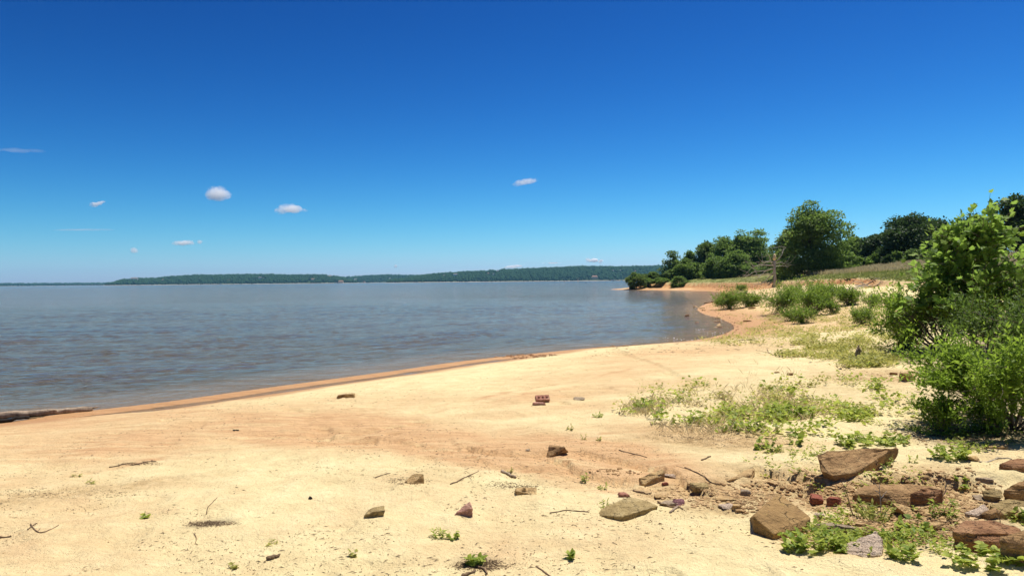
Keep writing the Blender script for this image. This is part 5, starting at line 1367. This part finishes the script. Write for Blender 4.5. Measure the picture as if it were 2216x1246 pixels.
for k, (px, py, w, h, m, lab) in enumerate([
    (1486, 684, 12, 6, 'rock_red', 'red brown rock awash in the shallows at the bend'), (1508, 698, 9, 3, 'rock', 'dark flat rock in the shallows below the red brown one'),
    (1532, 656, 16, 4, 'rock', 'low brown rocks on the shore tip, left one'), (1545, 654, 10, 4, 'rock_red', 'low reddish rock on the shore tip, right one'),
    (1520, 668, 14, 4, 'rock_tan', 'pale flat rock at the water bend'), (1553, 696, 16, 4, 'rock', 'flat brown rock on the wet sand inside the bend'), (1620, 696, 18, 5, 'rock', 'flat brown rock left of the thicket stones'),
    (1676, 684, 36, 7, 'rock', 'dark flat slab under the thicket, left of two'), (1706, 684, 34, 8, 'rock_red', 'dark flat slab under the thicket, right of two'), (1630, 668, 18, 5, 'rock', 'dark flat stone at foot of the small bright bush'),
    (1970, 747, 54, 12, 'rock', 'dark flat slab in shade below the wide spreading bush'), (1885, 622, 24, 5, 'rock_tan', 'tan stone below the driftwood branches'), (1588, 672, 14, 4, 'rock', 'small stone before the water bend bush')]):
    stone(lab, px, py, w, h * .9, m, 400 + k, .7, group='rocks by the bend', sq=.75)
rg = random.Random(31)
for k in range(14):                                     # stones strewn in and along the shallows of the bend
    px, py = rg.uniform(1480, 1590), rg.uniform(655, 712)
    p = plane_pt(px, py, .02); r_ = rg.uniform(.05, .16)
    hull_rock('shore_stone', 'small dark stone in the shallows along the water bend', [Vector((p.x + rg.gauss(0, 1) * r_, p.y + rg.gauss(0, 1) * r_, max(g1(p.x, p.y), -.12) + abs(rg.gauss(.02, .5)) * r_ - .03)) for q in range(14)], rg.choice(['rock', 'rock_red', 'rock_tan']), 'stones strewn along the water bend', 600 + k, 1, .03)

# ------------------------------------------------------------------ bricks
def brick_at(label, px, py, rz, tilt=(0, 0), size=(.19, .09, .062), lift=.0, mat='brick', seed=0, holes=0, broken=False):
    p0 = P(px, py); rgb = random.Random(seed)
    bm = bmesh.new(); l, w, h = size
    if holes:
        outer = [bm.verts.new((x, y, h / 2)) for x, y in ((-l / 2, -w / 2), (l / 2, -w / 2), (l / 2, w / 2), (-l / 2, w / 2))]
        ed = [bm.edges.new((outer[i], outer[(i + 1) % 4])) for i in range(4)]
        for k in range(holes):
            cx = (k + .5) / holes * l * .9 - l * .45
            ring = [bm.verts.new((cx + .017 * math.cos(a * math.pi / 5), .017 * math.sin(a * math.pi / 5), h / 2)) for a in range(10)]
            ed += [bm.edges.new((ring[i], ring[(i + 1) % 10])) for i in range(10)]
        bmesh.ops.triangle_fill(bm, edges=ed, use_beauty=True)
        ex = bmesh.ops.extrude_face_region(bm, geom=list(bm.faces))
        for v in [g for g in ex['geom'] if isinstance(g, bmesh.types.BMVert)]: v.co.z = -h / 2
        bmesh.ops.recalc_face_normals(bm, faces=bm.faces)
    else:
        bmesh.ops.create_cube(bm, size=1)
        for v in bm.verts: v.co = Vector((v.co.x * l, v.co.y * w, v.co.z * h))
        bmesh.ops.bevel(bm, geom=list(bm.edges), offset=.006, segments=2, affect='EDGES')
        bmesh.ops.subdivide_edges(bm, edges=[e for e in bm.edges if e.calc_length() > .03], cuts=3, use_grid_fill=True)
        for v in bm.verts:
            v.co += Vector((rgb.gauss(0, 1), rgb.gauss(0, 1), rgb.gauss(0, 1))) * .0011
            if broken and v.co.x > l * .22: v.co.x -= (v.co.x - l * .22) * (.5 + .5 * math.sin(v.co.y * 60 + v.co.z * 40))
    o = bm_obj('brick', bm, MAT[mat], None, p0 + Vector((0, w * .3, h * .40 + lift)))
    o.rotation_euler = (tilt[0], tilt[1], rz); return tag(o, label, 'brick', 'loose bricks on the beach')
brick_at('dull red brick end beside another, left of two', 1770, 1090, R(72), (.12, 0), (.14, .088, .058), 0, seed=1)
brick_at('dull red brick end beside another, right of two, tilted', 1808, 1094, R(58), (-.10, .15), (.13, .088, .060), 0, seed=2)
brick_at('holed red brick tilted on a broken one in open sand', 1174, 871, R(12), (.75, .0), (.20, .09, .06), .03, 'brick_pale', seed=3, holes=3)
brick_at('broken brown brick under the holed red brick', 1168, 876, R(-14), (0, 0), (.19, .09, .05), -.015, 'rock_pink', 4, broken=True)
brick_at('small red brick piece behind the flat olive slab', 1351, 1075, R(10), (.2, .1), (.09, .05, .03), .0, 'brick_pale', seed=5, broken=True)
brick_at('tiny red brick chip right of the leaning block', 1440, 1050, R(15), (.1, .0), (.055, .03, .025), .0, seed=6)

# ------------------------------------------------------------------ wood
def stick(name, label, pts_px, r0, r1, mat='debris', lift=.0, seed=0, cat='stick', group=None, k=6, extra=0):
    rg = np.random.default_rng(seed); W = []
    for px, py in pts_px:
        q = P(px, py); W.append((q.x, q.y, q.z))
    W = catmull(W, 4); W[:, 2] = np.maximum(G(W[:, 0], W[:, 1]), -.02) + r0 * .7 + lift
    if len(W) > 3: W[1:-1] += rg.normal(0, r0 * .25, (len(W) - 2, 3))
    tb = Tubes(); tb.add(W - W[0], np.linspace(r0, r1, len(W)) * rg.uniform(.85, 1.15, len(W)), k)
    for q in range(extra):
        j = rg.integers(1, len(W) - 1); L_ = np.linalg.norm(W[-1] - W[0]) * rg.uniform(.12, .3); a = rg.uniform(0, 6.28)
        tb.add(curve_pts(W[j] - W[0], W[j] - W[0] + np.array([math.cos(a) * L_, math.sin(a) * L_, abs(rg.normal(0, .12)) * L_]), 5, .08, rg), np.linspace(r0 * .5, r1 * .5, 5), 4)
    o = tb.build(name, MAT[mat], None, tuple(W[0])); return tag(o, label, cat, group)

# the long log in the shallows at the left
rg = np.random.default_rng(2)
A, B_ = P(-210, 922), P(197, 889)
root = empty('driftwood_log', (A.x, A.y, 0)); tag(root, 'long weathered log lying along the waterline at the left edge', 'log')
n = 22; t = np.linspace(0, 1, n)[:, None]; W = np.array(A) * (1 - t) + np.array(B_) * t; W[:, 2] = .055
W -= np.array([A.x, A.y, 0]); W[:, :2] += rg.normal(0, .008, (n, 2)); W[:, 2] += rg.normal(0, .006, n)
tb = Tubes(); rr = np.linspace(.075, .042, n) * rg.uniform(.9, 1.1, n); tb.add(W, rr, 12); o = tb.build('trunk', MAT['logwood'], root)
co = np.empty(len(o.data.vertices) * 3, np.float32); o.data.vertices.foreach_get('co', co); co = co.reshape(-1, 3)
co += rg.normal(0, .006, co.shape); o.data.vertices.foreach_set('co', co.ravel())
tb = Tubes(); tb.add(curve_pts(W[15], W[15] + np.array([.22, .06, .03]), 6, .03, rg), np.linspace(.035, .015, 6), 6); tb.add(curve_pts(W[20], W[20] + np.array([.20, .10, .02]), 5, .03, rg), np.linspace(.03, .012, 5), 6)
tb.build('branch_stub', MAT['logwood'], root)
stick('driftwood_pole', 'dark thinner pole half under the long log at the left edge', [(-160, 930), (-60, 920), (20, 913), (62, 907)], .045, .025, 'darkwood', 0, 3, 'log')

STICKS = [('short thick stick lying near the flat tan stone', [(1086, 1021), (1100, 1027), (1116, 1035)], .016, .012, 'logwood', 0),
    ('short dark driftwood stub near the bottom edge', [(580, 1212), (594, 1207), (606, 1202)], .016, .006, 'debris', 1),
    ('thin bent twig standing from the sand left of the bark patch', [(447, 1112), (450, 1098), (462, 1085), (470, 1076)], .004, .002, 'debris', 0),
    ('curved thin twig loop on the far left sand', [(66, 1134), (80, 1150), (100, 1150), (127, 1136)], .005, .003, 'debris', 1),
    ('small forked twig left of the curved loop', [(60, 1146), (70, 1139), (80, 1132)], .005, .003, 'debris', 2),
    ('short curved twig below the dark bark patch', [(420, 1154), (425, 1166), (422, 1178)], .004, .002, 'debris', 0),
    ('long thin twig at the left of the flat olive slab', [(1190, 1110), (1225, 1104), (1250, 1106), (1275, 1108)], .005, .003, 'debris', 1),
    ('dark stick behind the flat olive slab', [(1370, 1062), (1388, 1066), (1408, 1070)], .009, .005, 'debris', 0),
    ('forked stick in front of the purple stone', [(1424, 1086), (1445, 1096), (1464, 1098), (1478, 1102)], .009, .005, 'debris', 1),
    ('stick crossing in front of the grey flat stone', [(1450, 1110), (1460, 1102), (1468, 1096)], .009, .006, 'logwood', 0),
    ('stick lying diagonal on sand right of the wash', [(1518, 996), (1528, 992), (1538, 988)], .008, .006, 'debris', 0),
    ('long dark root line at the rim of the wash, upper piece', [(1340, 974), (1370, 982), (1400, 990)], .007, .004, 'debris', 1),
    ('long dark root line at the rim of the wash, lower piece', [(1482, 1012), (1505, 1022), (1530, 1036), (1552, 1050)], .007, .003, 'debris', 1),
    ('branching dead twig behind the tan twisted stone', [(975, 1048), (1000, 1036), (1018, 1028), (1036, 1020)], .006, .003, 'debris', 3),
    ('thin twig left of the tan twisted stone', [(812, 1034), (828, 1028), (845, 1024)], .005, .003, 'debris', 1),
    ('thin dark line of washed twigs on the left sand, upper', [(236, 1011), (262, 1006), (292, 1002)], .006, .003, 'debris', 3),
    ('thin dark line of washed twigs on the left sand, right', [(285, 1007), (312, 1000), (338, 998)], .007, .004, 'debris', 4),
    ('twig at the far left edge of the sand', [(-6, 1164), (10, 1163), (24, 1161)], .007, .005, 'debris', 0),
    ('red brown twig at the bottom edge right of the bushy weed', [(1160, 1226), (1176, 1236), (1192, 1248)], .006, .004, 'debris', 1),
    ('stick at the bottom edge beneath the bushy weed', [(1000, 1250), (1015, 1242), (1028, 1236)], .010, .007, 'debris', 0),
    ('dark bent stick right under the bushy weed', [(1030, 1226), (1046, 1232), (1054, 1242)], .009, .006, 'debris', 1),
    ('pale bare twig leaning over the yellow green weed tangle', [(1930, 1160), (1960, 1156), (1998, 1154)], .005, .003, 'deadwood', 2),
    ('thin grey branch lying before the front bush at right', [(2120, 1000), (2150, 996), (2190, 994)], .008, .004, 'deadwood', 2),
    ('thin dark twig on pale sand right of the waterline', [(1660, 756), (1668, 766), (1690, 768)], .010, .005, 'debris', 2),
    ('long pale driftwood stick on sand before the bend', [(1590, 738), (1615, 736), (1640, 738)], .012, .006, 'debris', 1)]
for k, (lab, pp, r0_, r1_, mt, ex) in enumerate(STICKS):
    stick('stick', lab, pp, r0_, r1_, mt, 0, 40 + k, 'stick', 'sticks on the sand', 5, ex)

# bare upright twigs in the weed tangle
for k, (px, py, h_, dx_, lab, mt) in enumerate([(1906, 1106, .20, -.01, 'pale bare twig standing up from the mottled long rock', 'deadwood'), (1852, 1120, .26, -.10, 'dark bare twig leaning left over the yellow green weed', 'debris'), (2030, 1086, .12, .06, 'thin bare twig beside the ridged block', 'deadwood'), (2150, 1168, .20, .02, 'dark forked twig in front of the big dark boulder', 'debris')]):
    p = P(px, py); rg = np.random.default_rng(k); tb = Tubes(); c = curve_pts((0, 0, -.02), (dx_, 0, h_), 7, .04, rg); tb.add(c, np.linspace(.005, .002, 7), 4)
    for j in (3, 4, 5): tb.add(curve_pts(c[j], c[j] + np.array([rg.normal(0, .05), rg.normal(0, .03), .05]), 4, .05, rg), np.linspace(.003, .0012, 4), 3)
    tag(tb.build('standing_twig', MAT[mt], None, p), lab, 'twig', 'bare twigs in the rock pocket')

# stump on the sand, pale driftwood by the cut bank, snags in the water
p = P(1857, 783); rg = np.random.default_rng(3); root = empty('stump', p); tag(root, 'short grey broken stump standing on the sand', 'stump')
tb = Tubes(); tb.add([[0, 0, -.05], [.005, 0, .08], [-.005, 0, .18], [.0, 0, .245]], [.068, .055, .050, .042], 9); tb.build('trunk', MAT['logwood'], root)
tb = Tubes()
for q in range(5): tb.add([[rg.normal(0, .02), rg.normal(0, .02), .2], [rg.normal(0, .03), rg.normal(0, .03), .30 + rg.random() * .05]], [.018, .006], 5)
for q in range(6):
    a = q * 1.05; tb.add([[math.cos(a) * .03, math.sin(a) * .03, .03], [math.cos(a) * .14, math.sin(a) * .14, -.01]], [.025, .01], 5)
tb.build('splinter', MAT['logwood'], root)
rg = np.random.default_rng(8); p = P(1832, 784); tb = Tubes()
for q in range(60):
    a, r_ = rg.uniform(0, 6.28), rg.uniform(.05, .22); tb.add(curve_pts((0, 0, 0), (math.cos(a) * r_, math.sin(a) * r_ * .8, rg.uniform(.02, .16)), 5, .08, rg), np.linspace(.006, .002, 5), 3)
tag(tb.build('dead_weed', MAT['deadwood'], None, p), 'pale grey dead weed tangle left of the stump', 'dead weed')
DW = [((1788, 56), (1835, 60), (1880, 62), (1912, 61), .07, 5, 'long pale driftwood branch lying below the cut bank'), ((1802, 52), (1830, 55), (1850, 56), (1868, 57), .05, 3, 'shorter pale driftwood branch in front of the long one'),
      ((1850, 66), (1885, 65), (1910, 64), (1938, 62), .05, 4, 'pale driftwood branch reaching right along the bank'), ((1722, 103), (1738, 102), (1750, 102), (1764, 101), .07, 2, 'pale fallen limb on the turf at the tallest tree foot'), ((1936, 74), (1944, 74), (1952, 74), (1962, 74), .05, 12, 'grey dead brush tangle in the tan grass below the juniper')]
for k, (a_, b_, c_, d_, r_, ex, lab) in enumerate(DW):
    rg = np.random.default_rng(90 + k); W = catmull([tuple(at(*q)) for q in (a_, b_, c_, d_)], 4); W[:, 2] = G(W[:, 0], W[:, 1]) + r_ + rg.random(len(W)) * r_ * 1.2
    tb = Tubes(); tb.add(W - W[0], np.linspace(r_, r_ * .35, len(W)), 6)
    for q in range(ex):
        j = rg.integers(2, len(W) - 1); tb.add(curve_pts(W[j] - W[0], W[j] - W[0] + np.array([rg.normal(0, .7), rg.normal(0, .4), abs(rg.normal(.25, .25))]), 5, .08, rg), np.linspace(r_ * .5, r_ * .2, 5), 4)
    tag(tb.build('driftwood_branch', MAT['deadwood'], None, tuple(W[0])), lab, 'driftwood', 'driftwood below the field')
for k, (px, dist, h_, lab) in enumerate([(1251, 800, 5.2, 'pale forked dead snag standing in the lake'), (1222, 830, 2.2, 'small pale snag in the lake left of the forked one'), (1268, 560, 1.4, 'short dark stub in the lake right of the forked snag')]):
    rg = np.random.default_rng(k + 5); root = empty('snag', (dist * (px - CX) / FPX, dist, 0)); tag(root, lab, 'snag', 'snags in the lake'); tb = Tubes()
    c = curve_pts((0, 0, -1), (h_ * .05, 0, h_ * .62), 6, .02, rg); tb.add(c, np.linspace(.42, .28, 6), 6)
    tb.build('trunk', MAT['deadwood' if k < 2 else 'darkwood'], root)
    if k < 2:
        tb = Tubes(); tb.add(curve_pts(c[-1], (h_ * .32, 0, h_), 6, .05, rg), np.linspace(.26, .12, 6), 5); tb.add(curve_pts(c[-2], (-h_ * .34, .2, h_ * .98), 6, .05, rg), np.linspace(.24, .1, 6), 5); tb.build('branch', MAT['deadwood'], root)
# black rotten stump under the bush at the tip of the point
p = Vector((167 * (1368 - CX) / FPX, 167, 0)); rg = np.random.default_rng(6); root = empty('rotten_stump', p); tag(root, 'black rotten stump with spread roots at the tip of the point', 'stump'); tb = Tubes()
tb.add([[0, 0, -.4], [0, 0, .5], [.1, 0, 1.3]], [.8, .65, .4], 9); tb.build('trunk', MAT['darkwood'], root); tb = Tubes()
for q, (ex, ey) in enumerate([(-1.0, -.4), (-.5, -.8), (.6, -.8), (1.2, -.3), (2.6, -.4), (4.2, -.2), (5.6, .2)]): tb.add(curve_pts((0, 0, .75), (ex, ey, -.3 if q < 4 else .25), 6, .05, rg, .1), np.linspace(.2, .09, 6), 5)
tb.build('root', MAT['darkwood'], root)

# ------------------------------------------------------------------ rubble, pebbles, bark flakes: what no one could count
def scatter_px(regions, n, seed):
    rg = np.random.default_rng(seed); X = []
    for (cx, cy_, rx, ry, w) in regions:
        m = int(n * w); a = rg.uniform(0, 6.28, m); q = np.sqrt(rg.random(m)) * rg.uniform(.7, 1.2, m)
        if m: X.append(np.stack(unproject(cx + np.cos(a) * rx * q, cy_ + np.sin(a) * ry * q), 1))
    return np.vstack(X)
def pebbles(name, label, xy, rmin, rmax, mat, seed, pw=2.5, flat=.6):
    rg = np.random.default_rng(seed); n = len(xy); z = G(xy[:, 0], xy[:, 1])
    bm = bmesh.new(); bmesh.ops.create_icosphere(bm, subdivisions=1, radius=1); V0 = np.array([v.co[:] for v in bm.verts]); F0 = np.array([[v.index for v in f.verts] for f in bm.faces]); bm.free()
    r = rmin + (rmax - rmin) * rg.random(n) ** pw; sc = np.stack([r * rg.uniform(.8, 1.5, n), r * rg.uniform(.7, 1.1, n), r * flat * rg.uniform(.6, 1.2, n)], 1)
    a = rg.uniform(0, 6.28, n); Q = V0[None] * rg.uniform(.65, 1.25, (n, len(V0), 1)) * sc[:, None]
    X = Q[..., 0] * np.cos(a)[:, None] - Q[..., 1] * np.sin(a)[:, None]; Y = Q[..., 0] * np.sin(a)[:, None] + Q[..., 1] * np.cos(a)[:, None]
    V = np.stack([xy[:, :1] + X, xy[:, 1:] + Y, z[:, None] + Q[..., 2] + sc[:, 2:] * .25], -1).reshape(-1, 3)
    F = (F0[None] + (np.arange(n) * len(V0))[:, None, None]).reshape(-1, 3)
    return tag(mesh_np(name, V, F, MAT[mat]), label, name.replace('_', ' '), kind='stuff')
pebbles('rubble', 'broken brown rubble in the washed out rock pocket', scatter_px([(1990, 1090, 180, 75, .6), (1860, 1060, 150, 20, .15), (1760, 1060, 130, 40, .3), (1540, 1070, 120, 28, .25), (1640, 1085, 60, 36, .15), (1930, 815, 150, 12, .08), (1830, 1150, 140, 30, .25)], 5200, 1), .003, .026, 'pebble', 2, 5.0, .45)
pebbles('dark_rubble', 'dark soil crumbs in the washed out rock pocket', scatter_px([(2040, 1085, 150, 60, .6), (1960, 1140, 140, 40, .6), (2060, 935, 150, 30, .35), (1330, 1020, 60, 10, .06)], 2000, 3), .004, .018, 'rock', 4, 3.0)
rg = np.random.default_rng(21)
xy = np.stack([rg.uniform(-9, 8, 9000), rg.uniform(3.2, 24, 9000)], 1); d_, e_ = fields(xy[:, 0], xy[:, 1])
xy = xy[(d_ > 1.2) & (fbm(xy[:, 0] * .6, xy[:, 1] * .6, 3, 88) > -.15)]
pebbles('grit', 'scattered small grit on the sand', xy, .002, .008, 'pebble', 22, 2.5)
xs = scatter_px([(1100, 753, 0, 0, 0), (1180, 766, 200, 4, .5), (1420, 745, 160, 4, .6), (1540, 700, 60, 26, .5)], 1400, 23)
d_, e_ = fields(xs[:, 0], xs[:, 1]); pebbles('shore_pebbles', 'small dark pebbles along the wet edge', xs[(d_ > -.1) & (d_ < 1.6)], .010, .05, 'rock_red', 24)

def flakes(name, label, xy, seed, lmin=.012, lmax=.07, wid=.006, mat='debris'):
    rg = np.random.default_rng(seed); n = len(xy); a = rg.normal(.35, .9, n); L_ = lmin + (lmax - lmin) * rg.random(n) ** 2.5; w = wid * rg.uniform(.5, 1.4, n)
    ux, uy = np.cos(a), np.sin(a); z0 = G(xy[:, 0], xy[:, 1]); ex, ey = xy[:, 0] + ux * L_, xy[:, 1] + uy * L_; z1 = G(ex, ey)
    mx_, my_ = (xy[:, 0] + ex) / 2 + uy * L_ * rg.normal(0, .12, n), (xy[:, 1] + ey) / 2 - ux * L_ * rg.normal(0, .12, n); zm = (z0 + z1) / 2 + w * .8 + L_ * rg.random(n) * .10
    V = np.stack([np.stack([xy[:, 0], xy[:, 1], z0 + w * .4], 1), np.stack([mx_ - uy * w / 2, my_ + ux * w / 2, zm - w * .6], 1), np.stack([mx_ + uy * w / 2, my_ - ux * w / 2, zm - w * .6], 1), np.stack([mx_, my_, zm + w * .3], 1), np.stack([ex, ey, z1 + w * .4], 1)], 1).reshape(-1, 3)
    F = (np.array([[0, 1, 3], [0, 3, 2], [0, 2, 1], [4, 3, 1], [4, 2, 3], [4, 1, 2]])[None] + (np.arange(n) * 5)[:, None, None]).reshape(-1, 3)
    return tag(mesh_np(name, V, F, MAT[mat]), label, 'debris', kind='stuff')
rg = np.random.default_rng(31)
N = 26000; y = 3.3 * (26 / 3.3) ** rg.random(N); px = rg.uniform(-60, 2280, N); xy = np.stack([y * (px - CX) / FPX, y], 1)
d_, e_ = fields(xy[:, 0], xy[:, 1]); dn = fbm(xy[:, 0] * .7, xy[:, 1] * .7, 4, 91) + .5 * fbm(xy[:, 0] * 3, xy[:, 1] * 3, 2, 92)
m_ = (d_ > 1.6) & (dn > .16 - .25 * rg.random(N) ** 4); xy = xy[m_]
flakes('bark_flakes', 'scattered bark flakes and twigs on the sand', xy, 32, .006, .055, .0042)
flakes('bark_litter', 'dark drifts of bark litter on the sand', scatter_px([(455, 1132, 56, 6, .22), (1700, 820, 0, 0, 0), (1110, 1048, 60, 8, .15), (880, 1040, 50, 10, .10), (300, 1002, 50, 4, .10), (1035, 1222, 60, 12, .30), (1490, 940, 90, 18, .3), (1600, 950, 110, 20, .3), (1340, 980, 120, 20, .1), (2110, 940, 140, 22, .4), (2010, 765, 110, 12, .25), (1960, 1140, 120, 40, .3), (150, 1066, 200, 12, .15)], 2600, 33), 34, .006, .035, .0035)

def foam():
    rg = np.random.default_rng(77); xy = scatter_px([(1545, 714, 40, 5, .4), (1500, 672, 26, 8, .3), (1480, 728, 40, 4, .2)], 260, 78)
    i = rg.integers(0, len(SHORE) - 1, 900); t = rg.random(900)[:, None]; q = SHORE[i] * (1 - t) + SHORE[i + 1] * t; q = q[(q[:, 1] > 11) & (q[:, 1] < 60)]
    xy = np.vstack([xy, q[:60] * 0 + xy[:1]]); d_, e_ = fields(xy[:, 0], xy[:, 1]); xy = xy[(d_ < .10) & (d_ > -1.6) & (vnoise(xy[:, 0] * .9, xy[:, 1] * .9, 5) > .55)]
    n = len(xy); r = rg.uniform(.006, .02, n); a = np.linspace(0, 6.28, 7)[:-1]
    V = [np.stack([xy[:, 0], xy[:, 1], np.full(n, .030)], 1)[:, None]]
    V.append(np.stack([xy[:, :1] + np.cos(a)[None] * r[:, None] * rg.uniform(.6, 2.2, (n, 6)), xy[:, 1:] + np.sin(a)[None] * r[:, None] * rg.uniform(.4, 1.2, (n, 6)), np.full((n, 6), .012)], -1))
    V = np.concatenate(V, 1).reshape(-1, 3); F = (np.array([[0, k + 1, (k + 1) % 6 + 1] for k in range(6)])[None] + (np.arange(n) * 7)[:, None, None]).reshape(-1, 3)
    tag(mesh_np('foam', V, F, MAT['white']), 'small white flecks of foam along the waterline', 'foam', kind='stuff')
foam()

rg = np.random.default_rng(61)
N = 4200; y = 19 * (75 / 19) ** rg.random(N); px = rg.uniform(1250, 2250, N); xy = np.stack([y * (px - CX) / FPX, y], 1); d_, e_ = fields(xy[:, 0], xy[:, 1])
xy = xy[(d_ > .8) & (e_ < -.5) & (fbm(xy[:, 0] * .25, xy[:, 1] * .25, 3, 93) > .0)]
flakes('twig_litter', 'scattered driftwood twigs and bark over the far beach', xy, 62, .03, .22, .011)
xy2 = xy[(xy[:, 1] > 24) & (rg.random(len(xy)) < .35)]
cover('beach_sprigs', 'scattered dull green sprigs over the far beach', np.column_stack([xy2, G(xy2[:, 0], xy2[:, 1])]), 63, .16, .09, 'cover', 10, .14)
